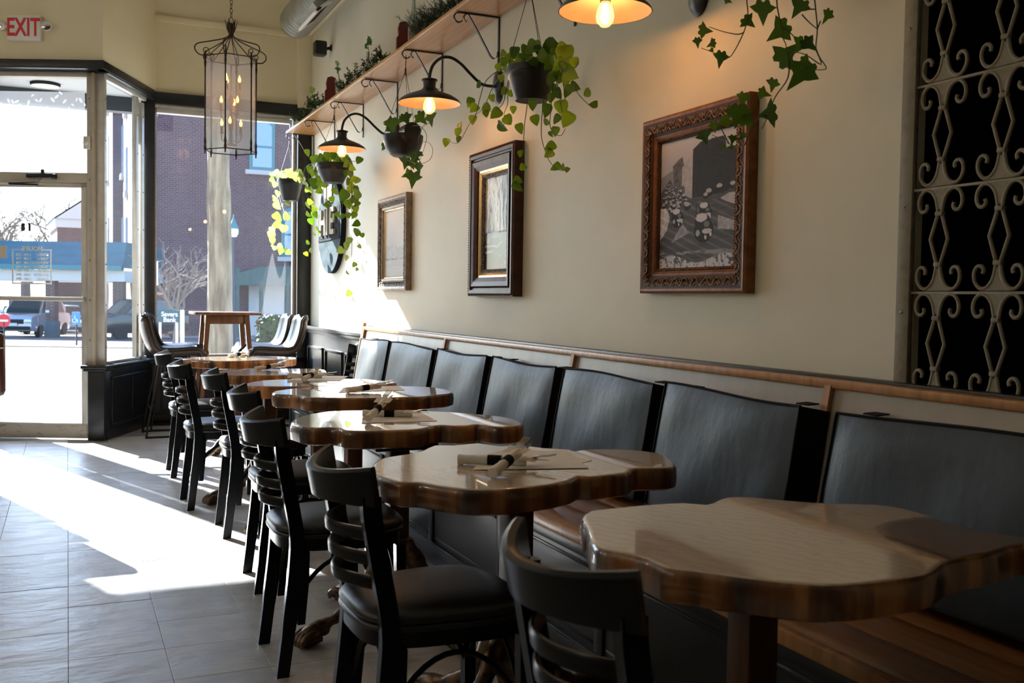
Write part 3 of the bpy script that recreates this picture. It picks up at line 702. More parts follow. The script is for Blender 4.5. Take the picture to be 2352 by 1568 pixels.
# ------------------------------------------------------------------ napkin rolls and menu papers
def napkin(label, P, ang, fork=True, tilt=0.0, dz=0.0, flare=False):
    r = thing('napkin_roll', label, 'napkin', (P.x, P.y, ZT+.002+dz), ang, 'napkin rolls with cutlery')
    MT = Matrix.Rotation(-tilt, 4, 'Y')
    b = MB(); pts = []; rad = []
    for i in range(17):
        t = i/16; pts.append(MT @ Vector((-.095+t*.19, 0, .0125))); rad.append(.0120+.004*abs(t-.5)+.0012*math.sin(i*2.3))
    b.tube(pts, rad, 12)
    for k_ in range(4):       # loose folded corners at the open end
        y = (k_-1.5)*.014; b.add([MT @ Vector(v) for v in ((.06, y-.010, .021), (.06, y+.010, .022), (.118+.01*(k_ % 2), y+.008+.006*k_/3, .023), (.122, y-.006, .015))], [(0, 1, 2, 3)])
    b.build('napkin', M['napkin'], r, 50)
    b = MB(); b.tube([MT @ Vector((-.012, 0, .0125)), MT @ Vector((.026, 0, .0125))], .0148, 14, cap=False); b.build('paper_band', M['cushion_side'], r)
    if fork:
        b = MB(); b.bar([MT @ Vector(p) for p in ((.05, .004, .018), (.108, .004, .022), (.120, .004, .026), (.135, .004, .028))], [Vector((0, .004, 0)), Vector((0, .005, 0)), Vector((0, .011, 0)), Vector((0, .012, 0))], Vector((0, 0, .001)))
        for k_ in range(4): b.bar([MT @ Vector((.134, .004-.0095+k_*.0063, .028)), MT @ Vector((.155, .004-.0095+k_*.0063, .0285)), MT @ Vector((.178, .004-.0095+k_*.0063, .033))], Vector((0, .0016, 0)), Vector((0, 0, .0009)))
        b.build('fork', M['chrome'], r)
        b = MB(); b.bar([MT @ Vector(p) for p in ((.05, -.010, .020), (.12, -.012, .020), (.16, -.014, .019))], [Vector((0, .007, 0)), Vector((0, .008, 0)), Vector((0, .002, 0))], Vector((0, 0, .0008)))
        b.build('knife', M['chrome'], r)
    return r
def tp_(x, y, z=ZT): return at(x, y, 2, z)
def ang(a, b): d = tp_(*b)-tp_(*a); return math.atan2(d.y, d.x)
napkin('napkin roll lying level on the second table from the camera, under the crossing one', tp_(1130, 1056, ZT+.015), ang((1070,1056),(1250,1061)))
napkin('napkin roll crossing over another, second table from the camera, fork showing', tp_(1162, 1060, ZT+.03), ang((1115,1079),(1225,1034)), tilt=R(8), dz=.014)
napkin('napkin roll lying flat under a raised one, fifth table from the window', tp_(890, 949, ZT+.015), ang((822,950),(960,951)))
napkin('napkin roll propped up, fork in the air, on the fifth table from the window', tp_(865, 952, ZT+.02), ang((836,962),(915,935)), tilt=R(13), dz=.024)
napkin('plump napkin roll with dark band on the fourth table from the window', tp_(836, 893, ZT+.015), ang((780,893),(890,887)), tilt=R(4), dz=.006)
napkin('napkin roll lying under another on the third table from the window', tp_(700, 863, ZT+.012), ang((672,862),(745,862)))
napkin('napkin roll with raised fork, upper of two on the third table from the window', tp_(712, 867, ZT+.02), ang((678,872),(745,858)), tilt=R(6), dz=.016)
napkin('small napkin roll with dark band on the second table from the window', tp_(612, 845, ZT+.012), ang((572,846),(655,840)), tilt=R(4), dz=.004)
napkin('napkin roll glowing in the sun on the table farthest from the camera', tp_(545, 816, ZT+.012), ang((520,817),(590,812)), tilt=R(5), dz=.004)
def paper(label, px, dz):
    b = MB(); pts = [tp_(x, y) for x, y in px]; c = sum(pts, Vector())/len(pts)
    b.prism([(p.x-c.x, p.y-c.y) for p in pts], 0, .0008)
    return b.build('menu_paper', M['paper'], None, 0, (c.x, c.y, ZT+dz), label=label, cat='paper', group='papers under the napkins')
paper('lower white paper under the crossed napkin rolls, second table from the camera', [(1062,1062),(1180,1026),(1360,1058),(1300,1070)], .0004)
paper('upper white paper turned askew under the crossed napkin rolls, second table from the camera', [(1085,1080),(1120,1044),(1300,1035),(1352,1076)], .0016)
paper('white paper sheet on the fifth table from the window', [(830,972),(850,946),(962,945),(1004,967)], .0006)
paper('white paper sheet on the fourth table from the window', [(778,902),(790,890),(915,886),(930,896)], .0006)
paper('white paper sheet on the third table from the window', [(660,874),(690,862),(800,864),(780,875)], .0006)

# ------------------------------------------------------------------ banquette
BE = 7.58      # far end of the bench
bench = thing('banquette', 'long built-in bench with pine-edged seat, black panelled front and plywood back', 'bench', (1.53, 1.0, 0))
bl = Vector((-1.53, -1.0, 0))
def bx(b, lo, hi, r=.004): return b.bev(Vector(lo)+bl, Vector(hi)+bl, r)
b = MB(); b.box(Vector((1.54, -.6, 0))+bl, Vector((1.60, BE, .43))+bl); b.box(Vector((1.54, BE-.02, 0))+bl, Vector((2.16, BE, .43))+bl)
bx(b, (1.527, -.6, 0), (1.545, BE, .085)); bx(b, (1.522, -.6, .085), (1.545, BE, .10)); bx(b, (1.530, -.6, .385), (1.545, BE, .43))
for k in range(11):
    y = -.5+k*.80
    if y < BE: bx(b, (1.531, y, .09), (1.545, min(y+.055, BE), .40))
    if y+.8 < BE:
        bx(b, (1.536, y+.075, .115), (1.545, y+.785, .128), .003); bx(b, (1.536, y+.075, .355), (1.545, y+.785, .368), .003)
b.build('front_panel', M['black'], bench)
for i in range(4):
    b = MB(); bx(b, (1.545+i*.15, -.6, .432), (1.545+i*.15+.1488, BE, .460), .002); b.build('seat_plank', M['seatwood'], bench)
b = MB(); bx(b, (1.513, -.6, .424), (1.545, BE, .463), .008); b.build('nosing', M['pine'], bench)
b = MB(); bx(b, (2.02, -.6, .46), (2.035, BE, .478), .004); b.build('rear_strip', M['pine'], bench)
b = MB(); b.bar([Vector((2.035, -.6, .455))+bl, Vector((2.035, BE, .455))+bl], Vector((.008, 0, 0)), Vector((0, 0, .003)))
# leaning plywood back
bk = MB()
bk.add([Vector(p)+bl for p in ((2.03,-.6,.46),(2.03,BE,.46),(2.125,BE,.985),(2.125,-.6,.985),(2.19,-.6,.46),(2.19,BE,.46),(2.19,BE,.985),(2.19,-.6,.985))], [(0,1,2,3),(7,6,5,4),(0,3,7,4),(1,5,6,2),(3,2,6,7),(0,4,5,1)])
bk.build('back_panel', M['ply'], bench, 0)
b = MB(); bx(b, (2.108, -.6, .965), (2.15, BE, .992), .005); b.build('top_rail', M['pine'], bench)
b = MB(); bx(b, (2.15, -.6, .980), (2.2, BE, 1.0), .004); b.build('ledge', M['black'], bench)
for y in (BE-.03, 5.72, 4.03, 2.36, .7):
    b = MB(); b.bar([Vector((2.022, y, .47))+bl, Vector((2.112, y, .975))+bl], Vector((0, .014, 0)), Vector((.007, 0, .001)))
    b.build('batten', M['pine_v'], bench, 0)
b = MB(); b.bar([Vector((2.02, BE+.012, .0))+bl, Vector((2.03, BE+.012, .46))+bl, Vector((2.125, BE+.012, 1.02))+bl], Vector((.012, 0, 0)), Vector((0, .014, 0))); b.build('end_post', M['pine_v'], bench, 0)
# back cushions
def cushion(y0, y1, label, seed):
    r_ = random.Random(seed); W = y1-y0; H = .44; TH = .115
    th = math.atan2(.095, .525)
    c = thing('back_cushion', label, 'cushion', (2.03-.004, (y0+y1)/2, .462), 0, 'dark back cushions along the bench')
    MT = Matrix.Rotation(th, 4, 'Y')
    b = MB(); nx, nz = 14, 12; ph = [r_.uniform(0, 6.28) for _ in range(4)]
    def pt(i, j, side):
        u = -1+2*i/nx; v = -1+2*j/nz
        puff = (1-u**6)*(1-v**6)
        x = -TH-.016*puff-.004*math.sin(5*u+ph[0]+3*v)*puff if side else 0
        sag = .010*math.sin(2.2*u+ph[1]) if v > .9 else 0
        return MT @ Vector((x, u*W/2*(1-.012*abs(v)), .005+H*(v+1)/2+sag*.8))
    vs = [pt(i, j, 1) for i in range(nx+1) for j in range(nz+1)]
    fs = [(i*(nz+1)+j, i*(nz+1)+j+1, (i+1)*(nz+1)+j+1, (i+1)*(nz+1)+j) for i in range(nx) for j in range(nz)]
    b.add(vs, fs); b.build('cover', M['cushion'], c, 60)
    b = MB(); loop = [(i, 0) for i in range(nx+1)]+[(nx, j) for j in range(1, nz+1)]+[(i, nz) for i in range(nx-1, -1, -1)]+[(0, j) for j in range(nz-1, 0, -1)]
    n_ = len(loop); front = [pt(i, j, 1) for i, j in loop]; back = [pt(i, j, 0) for i, j in loop]
    b.add(front+back, [(k_, (k_+1) % n_, n_+(k_+1) % n_, n_+k_) for k_ in range(n_)]+[tuple(range(n_, 2*n_))])
    b.build('boxing', M['cushion_side'], c, 40)
    MB().tube([p+Vector((-.002, 0, 0)) for p in front], .0045, 6, closed=True).build('piping', M['cushion_side'], c, 60)
    for s in (-1, 1):
        if r_.random() < .8:
            b = MB(); y = s*(W/2-.07); p = [MT @ Vector((-.055, y-.028, H+.006)), MT @ Vector((-.055, y+.028, H+.006)), MT @ Vector((-.012, y+.028, H+.016)), MT @ Vector((-.012, y-.028, H+.016))]
            b.add(p+[v+Vector((0, 0, .004)) for v in p], [(0,1,2,3),(7,6,5,4),(0,4,5,1),(1,5,6,2),(2,6,7,3),(3,7,4,0)]); b.build('strap', M['cushion_side'], c, 0)
    return c
for k, (y0, y1, lab) in enumerate([(6.50,7.20,'back cushion at the far end of the bench, bleached white by full sun'), (5.60,6.45,'second back cushion from the window, half in sun and half in shade'),
        (4.77,5.53,'third back cushion from the window, below the first batten joint'), (3.965,4.70,'fourth back cushion from the window, with a black strap at its top right'),
        (3.15,3.89,'fifth back cushion from the window, under the left edge of the street photograph'), (2.34,3.08,'sixth back cushion from the window, beside the pine batten'),
        (1.30,2.195,'widest and darkest back cushion, nearest the camera under the iron grille')]): cushion(y0, y1, lab, k+3)

# ------------------------------------------------------------------ far corner: panelled dado, bar table, stools
b = MB(); b.box((2.165, BE+.03, 0), (2.2, 9.83, .90)); b.bev((2.12, BE+.03, .90), (2.2, 9.83, .935), .008); b.bev((2.145, BE+.03, .865), (2.2, 9.83, .90), .006)
for k in range(3):
    y = BE+.12+k*.72
    for lo, hi in (((2.15,y,.16),(2.165,y+.62,.185)), ((2.15,y,.72),(2.165,y+.62,.745)), ((2.15,y,.16),(2.165,y+.025,.745)), ((2.15,y+.595,.16),(2.165,y+.62,.745))): b.bev(lo, hi, .005)
b.bev((2.145, BE+.03, 0), (2.165, 9.83, .12), .006)
b.build('trim_9', M['black'], kind='structure')
bt = thing('bar_table', 'tall narrow walnut bar table with splayed legs in the front window', 'table', (1.29, 9.22, 0))
b = MB(); b.bev((-.285, -.26, 1.045), (.285, .26, 1.07), .008); b.build('tabletop', M['walnut'], bt)
b = MB(); b.bev((-.17, -.165, .965), (.17, -.145, 1.045), .003); b.bev((-.17, .145, .965), (.17, .165, 1.045), .003); b.bev((-.17, -.165, .965), (-.15, .165, 1.045), .003); b.bev((.15, -.165, .965), (.17, .165, 1.045), .003)
b.build('apron', M['walnut'], bt)
for sx in (-1, 1):
    for sy in (-1, 1):
        b = MB(); b.bar([(sx*.165, sy*.16, 1.045), (sx*.245, sy*.225, 0)], [Vector((.021,0,0)), Vector((.013,0,0))], [Vector((0,.021,0)), Vector((0,.013,0))]); b.build('leg', M['walnut'], bt, 40)
def stool(label, loc, rz):
    r = thing('bar_stool', label, 'stool', loc, rz, 'bar stools in the front window')
    # one-piece bucket shell: seat sweeping up into a low back (local +x = front of seat)
    prof = [(.23,.688),(.225,.700),(.16,.708),(.04,.700),(-.08,.700),(-.15,.722),(-.195,.78),(-.225,.86),(-.245,.95),(-.250,.985),(-.258,.99)]
    prof = [Vector((x, 0, z)) for x, z in prof]; pp = smoothpts(prof, 3); n = len(pp); m_ = 10
    def wid(i):
        t = i/(n-1); return .20 if t < .25 else (.215 if t < .6 else .215-.06*((t-.6)/.4)**2)
    for nm, off, mt in (('seat_pad', .012, M['stool_in']), ('shell', -.012, M['stool'])):
        vs = []; fs = []
        for i in range(n):
            tn = pp[min(i+1, n-1)]-pp[max(i-1, 0)]; nn = Vector((tn.z, 0, -tn.x)).normalized()
            for j in range(m_+1):
                u = -1+2*j/m_; curl = .045*abs(u)**3*(1 if .1 < i/(n-1) else .4)
                vs.append(pp[i]+Vector((0, u*wid(i), 0))+nn*(curl+off))
        for i in range(n-1):
            for j in range(m_): fs.append((i*(m_+1)+j, i*(m_+1)+j+1, (i+1)*(m_+1)+j+1, (i+1)*(m_+1)+j))
        b = MB(); b.add(vs, fs); me = b.mesh(nm, mt, 60); o = obj(nm, me, r)
        so = o.modifiers.new('thick', 'SOLIDIFY'); so.thickness = .022; so.offset = 0
    for s in (-1, 1):
        b = MB(); b.tube(smoothpts([(.10, s*.12, .69), (.17, s*.19, .35), (.215, s*.215, .03), (.20, s*.215, .010), (.1, s*.215, .009), (-.15, s*.215, .009), (-.215, s*.215, .010), (-.225, s*.215, .03), (-.17, s*.19, .35), (-.10, s*.12, .69)], 4), .0095, 8)
        b.build('leg', M['steel'], r, 60)
    b = MB(); b.tube([(.192, -.203, .25), (.192, .203, .25)], .008, 8); b.build('foot_rest', M['steel'], r, 60)
    b = MB(); b.tube([(-.192, -.203, .25), (-.192, .203, .25)], .008, 8); b.build('foot_rest', M['steel'], r, 60)
    b = MB(); b.bev((-.11, -.13, .676), (.11, .13, .690), .004); b.build('seat_plate', M['steel'], r)
    return r
s0 = stool('brown-backed bar stool on the left of the bar table, nearer the room', (.83, 9.10, 0), 0)
copy_tree(s0, (.90, 9.56, 0), 0, 'brown-backed bar stool on the left of the bar table, nearer the glass')
copy_tree(s0, (1.72, 9.10, 0), R(180), 'grey-lit bar stool on the right of the bar table, nearer the room')
copy_tree(s0, (1.70, 9.58, 0), R(180), 'grey-lit bar stool on the right of the bar table, nearer the glass')
# brown leather seat at the left edge of the picture
lc = thing('leather_chair', 'brown leather chair back with a pale seam at the left edge of the picture', 'chair', (-.55, 6.3, 0))
b = MB(); b.bev((-.40, -.05, .63), (.228, .05, .99), .03); b.build('backrest', M['leather'], lc, 60)
b = MB(); b.bev((-.42, -.05, .50), (.13, .42, .66), .05); b.build('seat', M['leather'], lc, 60)
MB().tube([(-.38, -.052, .915), (.222, -.052, .905)], .004, 6).build('seam', M['paper'], lc)
for x in (-.34, .16):
    for y in (0, .36): MB().tube([(x, y, .52), (x, y, 0)], .016, 8).build('leg', M['walnut'], lc)
# ------------------------------------------------------------------ framed photographs
def printmat(name, gloss, coat):
    m = mat(name, (.5,.5,.5), gloss, coat=coat, coat_r=.06, spec=.3); t, b = nodes(m)
    a = t.nodes.new('ShaderNodeVertexColor'); a.layer_name = 'Col'; t.links.new(a.outputs[0], b.inputs['Base Color']); return m
M['print'] = printmat('photo_print', .65, 0); M['print_gloss'] = printmat('glossy_print', .35, .16)
def lin(g): return np.where(g <= .04045, g/12.92, ((g+.055)/1.055)**2.4)
def paint(img, wid, hgt, parent, x, bumpy=None, tint=(1,1,1)):
    """img: rows top->bottom, columns from the window end (+Y) to the camera end"""
    h, w = img.shape; vs = []
    for j in range(h):
        for i in range(w):
            dx = 0 if bumpy is None else bumpy[j, i]
            vs.append((x-dx, wid/2-wid*i/(w-1), hgt/2-hgt*j/(h-1)))
    fs = [(j*w+i, j*w+i+1, (j+1)*w+i+1, (j+1)*w+i) for j in range(h-1) for i in range(w-1)]
    me = bpy.data.meshes.new('print'); me.from_pydata(vs, [], fs); me.materials.append(M['print'] if bumpy is None else M['print_gloss'])
    ca = me.color_attributes.new('Col', 'FLOAT_COLOR', 'POINT')
    g = lin(np.clip(img, 0, 1)).ravel(); c = np.ones((h*w, 4), 'f'); c[:, 0] = g*tint[0]; c[:, 1] = g*tint[1]; c[:, 2] = g*tint[2]
    ca.data.foreach_set('color', c.ravel()); me.polygons.foreach_set('use_smooth', [True]*len(fs)); me.update()
    return obj('print', me, parent)
rng = np.random.default_rng(5)
def fbm(h, w, sx, sy, oct_=4):
    out = np.zeros((h, w)); amp = 1; tot = 0
    for o in range(oct_):
        gh = max(2, int(sy*2**o)+2); gw = max(2, int(sx*2**o)+2); g = rng.random((gh, gw))
        yy = np.linspace(0, gh-1.001, h); xx = np.linspace(0, gw-1.001, w); y0 = yy.astype(int); x0 = xx.astype(int)
        fy = (yy-y0)[:, None]; fx = (xx-x0)[None]; fy = fy*fy*(3-2*fy); fx = fx*fx*(3-2*fx)
        out += amp*((g[y0][:, x0]*(1-fx)+g[y0][:, x0+1]*fx)*(1-fy)+(g[y0+1][:, x0]*(1-fx)+g[y0+1][:, x0+1]*fx)*fy); tot += amp; amp *= .55
    return out/tot
def poly_mask(h, w, pts):
    yy, xx = np.mgrid[0:h, 0:w]; xx = xx/(w-1); yy = yy/(h-1); inside = np.zeros((h, w), bool); n = len(pts)
    for i in range(n):
        x1, y1 = pts[i]; x2, y2 = pts[(i+1) % n]
        if y1 == y2: continue
        c = ((y1 > yy) != (y2 > yy)) & (xx < (x2-x1)*(yy-y1)/(y2-y1)+x1); inside ^= c
    return inside
def ell(h, w, cx, cy, rx, ry):
    yy, xx = np.mgrid[0:h, 0:w]; return ((xx/(w-1)-cx)/rx)**2+((yy/(h-1)-cy)/ry)**2 < 1
def street_photo(h=190, w=170):
    """snowy crossroads seen from above, cars of long ago in the slush"""
    im = .80-.25*np.linspace(0, 1, h)[:, None]*np.ones((1, w)); im += .05*(fbm(h, w, 3, 3)-.5)
    P = lambda pts: poly_mask(h, w, pts)
    n1 = fbm(h, w, 40, 40); n2 = fbm(h, w, 6, 50)
    im[P([(0,.28),(.20,.22),(.24,.30),(.24,.52),(0,.52)])] = .55
    im = np.where(P([(.17,.20),(.24,.16),(.30,.14),(.32,.2),(.34,.34),(.34,.48),(.2,.42)]), .22+.3*n1, im)
    im = np.where(P([(.30,.22),(.44,.14),(.44,.42),(.30,.36)]), .62+.2*n1, im)
    im = np.where(P([(.44,.10),(.54,.055),(.85,.05),(.86,.14),(1,.14),(1,.40),(.86,.47),(.44,.47)]), .10+.13*n1, im)
    im = np.where(P([(.86,.06),(1,.06),(1,.135),(.86,.14)]), .72, im)
    road = P([(0,.40),(.13,.30),(.24,.40),(.42,.47),(.86,.46),(1,.40),(1,1),(0,1)])
    im = np.where(road, .22+.18*n2, im)
    im = np.where(P([(0,.52),(.09,.52),(.14,.60),(.10,.70),(0,.78)]), .68+.25*n1, im)
    yy, xx = np.mgrid[0:h, 0:w]; xx = xx/(w-1); yy = yy/(h-1)
    tr = (np.sin((yy-.5-.35*xx)*95) > .55) & (yy > .50) & (yy < .95) & road; im = np.where(tr, im+.10, im)
    im = np.where(P([(.32,.66),(.42,.73),(.16,.80)]), .45+.35*n1, im)
    im = np.where(P([(.78,.62),(1,.68),(1,.74),(.78,.72)]), .50+.35*n1, im)
    im = np.where(P([(.80,.50),(.90,.47),(1,.47),(1,.56),(.88,.53)]), .62+.2*n1, im)
    im = np.where((yy > .93-.03*np.sin(xx*9)) & (n1 > .42), .70+.2*n1, im)
    im = np.where((yy > .87) & (yy < .90) & (n2 > .5), .6, im)
    for k in range(70):        # lines of cars up the street
        t = rng.random()**1.5; y = .34+.2*t; x = .02+.30*rng.random()*(.4+t)+.05*(1-t); s = .006+.018*t
        im[ell(h, w, x, y, s, s*.7)] = .72; im[ell(h, w, x, y+s*.6, s*.9, s*.5)] = .12
    for (x, y, s) in ((.20,.52,.03),(.17,.56,.03),(.29,.41,.025),(.33,.45,.03),(.38,.53,.045),(.66,.45,.045),(.79,.425,.045),(.95,.42,.04),(.62,.47,.035)):
        im[ell(h, w, x, y, s, s*.62)] = .10; im[ell(h, w, x-.003, y-s*.4, s*.8, s*.36)] = .74
    def car(x, y, s):
        im[ell(h, w, x, y+s*.25, s, s*.75)] = .06; im[ell(h, w, x-s*.15, y-s*.28, s*.78, s*.5)] = .10; im[ell(h, w, x-s*.25, y-s*.52, s*.6, s*.26)] = .85
        im[ell(h, w, x+s*.30, y-s*.1, s*.30, s*.18)] = .45
        im[ell(h, w, x+s*.35, y+s*.32, s*.5, s*.16)] = .8; im[ell(h, w, x+s*.72, y+s*.52, s*.12, s*.13)] = .85; im[ell(h, w, x+s*.2, y+s*.68, s*.12, s*.13)] = .85
        im[ell(h, w, x-s*.6, y+s*.4, s*.22, s*.2)] = .7
    car(.25, .60, .085); car(.62, .58, .085); car(.60, .69, .125)
    im[(np.abs(xx-.50) < .006) & (yy > .52) & (yy < .62)] = .1
    return im
def flood_photo(h=120, w=90):
    yy, xx = np.mgrid[0:h, 0:w]; xx = xx/(w-1); yy = yy/(h-1)
    im = .86-.18*yy; n = fbm(h, w, 26, 26); im -= .10*np.exp(-((xx-.38)/.22)**2)*np.clip((yy-.1)*2, 0, 1)
    trees = (yy > .48+.12*fbm(h, w, 8, 3)) & (yy < .74); im = np.where(trees, .50+.3*n, im)
    im = np.where(yy >= .74, .62+.14*fbm(h, w, 3, 40), im); im = np.where((yy > .72) & (yy < .745) & (n > .5), .38, im); return im
def car_photo(h=150, w=90):
    yy, xx = np.mgrid[0:h, 0:w]; xx = xx/(w-1); yy = yy/(h-1)
    cre = fbm(h, w, 7, 4); im = .66+.35*(cre-.5)+.16*(1-xx); im = np.where(np.abs(np.sin(xx*16+5*cre+2*yy)) < .22, im-.28, im)
    im = np.where(xx > .68+.10*cre+.12*(yy-.3), .12+.15*cre, im)
    low = yy > .60-.02*xx; im = np.where(low, .10+.06*cre, im)
    P = lambda p: poly_mask(h, w, p)
    im[P([(.5,.66),(1,.60),(1,.95),(.62,.78)])] = .22; im[P([(.62,.84),(1,.97),(1,.985),(.6,.86)])] = .55
    im[P([(0,.62),(.30,.60),(.62,.62),(.75,.66),(.72,.78),(.4,.84),(0,.84)])] = .16
    im[P([(0,.61),(.28,.595),(.58,.615),(.70,.64),(.6,.655),(.3,.66),(0,.68)])] = .46
    im[P([(.02,.60),(.30,.57),(.5,.585),(.56,.615),(.1,.625)])] = .24
    im[P([(0,.73),(.4,.735),(.5,.75),(.6,.72),(.74,.70),(.74,.715),(.6,.74),(.5,.77),(.4,.755),(0,.755)])] = .72
    im[P([(0,.80),(.35,.79),(.35,.81),(0,.825)])] = .7
    im[ell(h, w, .14, .685, .09, .035)] = .55; im[ell(h, w, .66, .66, .05, .03)] = .5; im[ell(h, w, .55, .82, .10, .05)] = .04; im[ell(h, w, .55, .82, .05, .025)] = .3
    im = np.where((yy > .86) & (xx < .8), .07+.1*cre, im)
    bump = .006*(cre-.5)*(yy < .6); return im, bump
def picture(label, y0, y1, z0, z1, prof, im, sizes, bump=None, inset=.012, tint=(1,1,1)):
    """prof: list of (depth from wall, width inward, material) rails stacked outside in"""
    W = y1-y0; H = z1-z0
    r = thing('framed_photograph', label, 'picture', (WX, (y0+y1)/2, (z0+z1)/2), 0, 'framed photographs on the wall')
    off = 0
    for nm, d0, d1, wd, mt in prof:
        a0 = off; a1 = off+wd; off = a1
        hw0, hh0, hw1, hh1 = W/2-a0, H/2-a0, W/2-a1, H/2-a1
        o_ = [(-hw0,-hh0),(hw0,-hh0),(hw0,hh0),(-hw0,hh0)]; i_ = [(-hw1,-hh1),(hw1,-hh1),(hw1,hh1),(-hw1,hh1)]
        mid = [((a[0]+b[0])/2, (a[1]+b[1])/2) for a, b in zip(o_, i_)]; dm = (d0+d1)/2+.004
        vs = [(0, p[0], p[1]) for p in o_]+[(-d0, p[0], p[1]) for p in o_]+[(-dm, p[0], p[1]) for p in mid]+[(-d1, p[0], p[1]) for p in i_]+[(0, p[0], p[1]) for p in i_]
        fs = [(k*4+j, k*4+(j+1) % 4, k*4+4+(j+1) % 4, k*4+4+j) for k in range(4) for j in range(4)]
        b = MB().add(vs, fs); b.build(nm, M['frame_ground'] if mt is M['frame_orn'] else mt, r, 0)
        if mt in (M['frame_orn'], M['frame_orn2']):
            # carved leaf scrolls proud of the band
            c = MB(); rr_ = random.Random(len(label)); step = wd*.42
            for side in range(4):
                p, q_ = Vector((0, *mid[side])), Vector((0, *mid[(side+1) % 4])); L = (q_-p).length; t_ = (q_-p).normalized(); s_ = Vector((0, -t_.z, t_.y)); n_ = max(2, int(L/(wd*.62)))
                for k in range(n_):
                    c0 = p+t_*(L*(k+.5)/n_)+Vector((-dm, 0, 0)); fl = 1 if k % 2 else -1
                    pts = [c0+t_*(wd*.34*math.cos(a))*(1-a*.09)+s_*fl*(wd*.30*math.sin(a))*(1-a*.09) for a in [x*.55 for x in range(9)]]
                    c.tube(pts, [wd*.085*(1-.07*x) for x in range(9)], 5)
                    c.tube([c0-t_*wd*.3-s_*fl*wd*.30, c0-s_*fl*wd*.08, c0+t_*wd*.28-s_*fl*wd*.34], wd*.065, 5)
            c.build('carving', mt, r, 60)
    iw, ih = W-2*off+.004, H-2*off+.004
    paint(im, iw, ih, r, -prof[-1][3]*.2-.010, bump, tint)
    MB().add([(-.002,-W/2+.01,-H/2+.01),(-.002,W/2-.01,-H/2+.01),(-.002,W/2-.01,H/2-.01),(-.002,-W/2+.01,H/2-.01)], [(0,1,2,3)]).build('backing', M['column'], r, 0)
    return r
def beads(r, W, H, off, x, rad, m):
    b = MB(); pts = []
    hw, hh = W/2-off, H/2-off
    def run(p, q_):
        p = Vector(p); q_ = Vector(q_); n = int((q_-p).length/(rad*2.3))
        for k in range(n):
            c = p.lerp(q_, (k+.5)/n)
            vs = [c+Vector(v)*rad for v in ((-1,0,0),(0,1,0),(0,0,1),(0,-1,0),(0,0,-1))]; b.add(vs, [(0,1,2),(0,2,3),(0,3,4),(0,4,1)])
    for p, q_ in (((x,-hw,-hh),(x,hw,-hh)),((x,hw,-hh),(x,hw,hh)),((x,hw,hh),(x,-hw,hh)),((x,-hw,hh),(x,-hw,-hh))): run(p, q_)
    b.build('beading', m, r, 60)
p3 = picture('gilt carved frame around a photograph of a snowy street full of old cars', 2.845, 3.545, 1.253, 1.952,
    [('outer_rail', .040, .046, .018, M['frame_gold']), ('carved_band', .046, .034, .052, M['frame_orn']), ('inner_rail', .032, .026, .016, M['frame_gold']), ('slip', .024, .016, .014, M['frame_brown'])], street_photo(), None, tint=(.92,.90,1.0))
beads(p3, .70, .699, .091, -.025, .0045, M['frame_orn'])
im, bm_ = car_photo()
p2 = picture('deep dark brown frame around a crinkled photograph of an old car, gold inner edge', 4.80, 5.445, 1.235, 2.055,
    [('outer_rail', .055, .060, .035, M['frame_brown']), ('hollow', .050, .040, .022, M['frame_brown']), ('inner_rail', .062, .046, .050, M['frame_brown']), ('gilt_slip', .040, .030, .022, M['gold']), ('carved_band', .030, .022, .024, M['frame_orn2'])], im, None, bm_)
beads(p2, .645, .82, .010, -.058, .006, M['frame_brown'])
p1 = picture('worn silver-brown frame around a pale foggy landscape photograph', 6.665, 7.365, 1.272, 1.957,
    [('outer_rail', .044, .044, .026, M['frame_silver']), ('carved_band', .040, .030, .046, M['frame_orn2']), ('inner_rail', .034, .026, .018, M['frame_silver']), ('gilt_slip', .022, .016, .012, M['gold'])], np.clip(flood_photo(), 0, 1)**.5, None, tint=(.95, 1.0, 1.04))

# ------------------------------------------------------------------ round sign with raised letters
sg = thing('wall_sign', 'round blue-grey sign with raised cream letters behind the hanging vines', 'sign', (WX, 8.90, 1.86))
MX = Matrix(((0,0,-1,0),(-1,0,0,0),(0,1,0,0),(0,0,0,1)))        # local x -> -Y, y -> Z, z -> -X
b = MB(); circ = [(.43*math.cos(2*math.pi*k/56), .43*math.sin(2*math.pi*k/56)) for k in range(56)]
b.prism(circ, 0, .045, MX, 0, 1); b.build('board', [M['signblue'], M['signdark']], sg, 30)
b = MB(); b.bev((-.40, -.135, .045), (.40, -.115, .052), .002, MX); b.build('ledge_line', M['signdark'], sg, 0)
b = MB(); b.bev((-.385, -.112, .044), (.385, .15, .049), .002, MX); b.build('letter_band', M['signdark'], sg, 0)
for k, ch in enumerate('HIE'):
    me = text_mesh(ch, .33, 'letter', M['creamletter'], .010, 'CENTER', 1, .006); me.transform(MX @ Matrix.Translation((-.17+.17*k, .02, .060)))
    obj('letter', me, sg)
b = MB(); b.prism([(-.16, .20), (.12, .20), (.12, .36), (-.16, .34)], .045, .055, MX); b.prism([(-.12, .17), (-.06, .17), (-.06, .38), (-.12, .38)], .045, .062, MX); b.build('emblem', M['creamletter'], sg, 0)

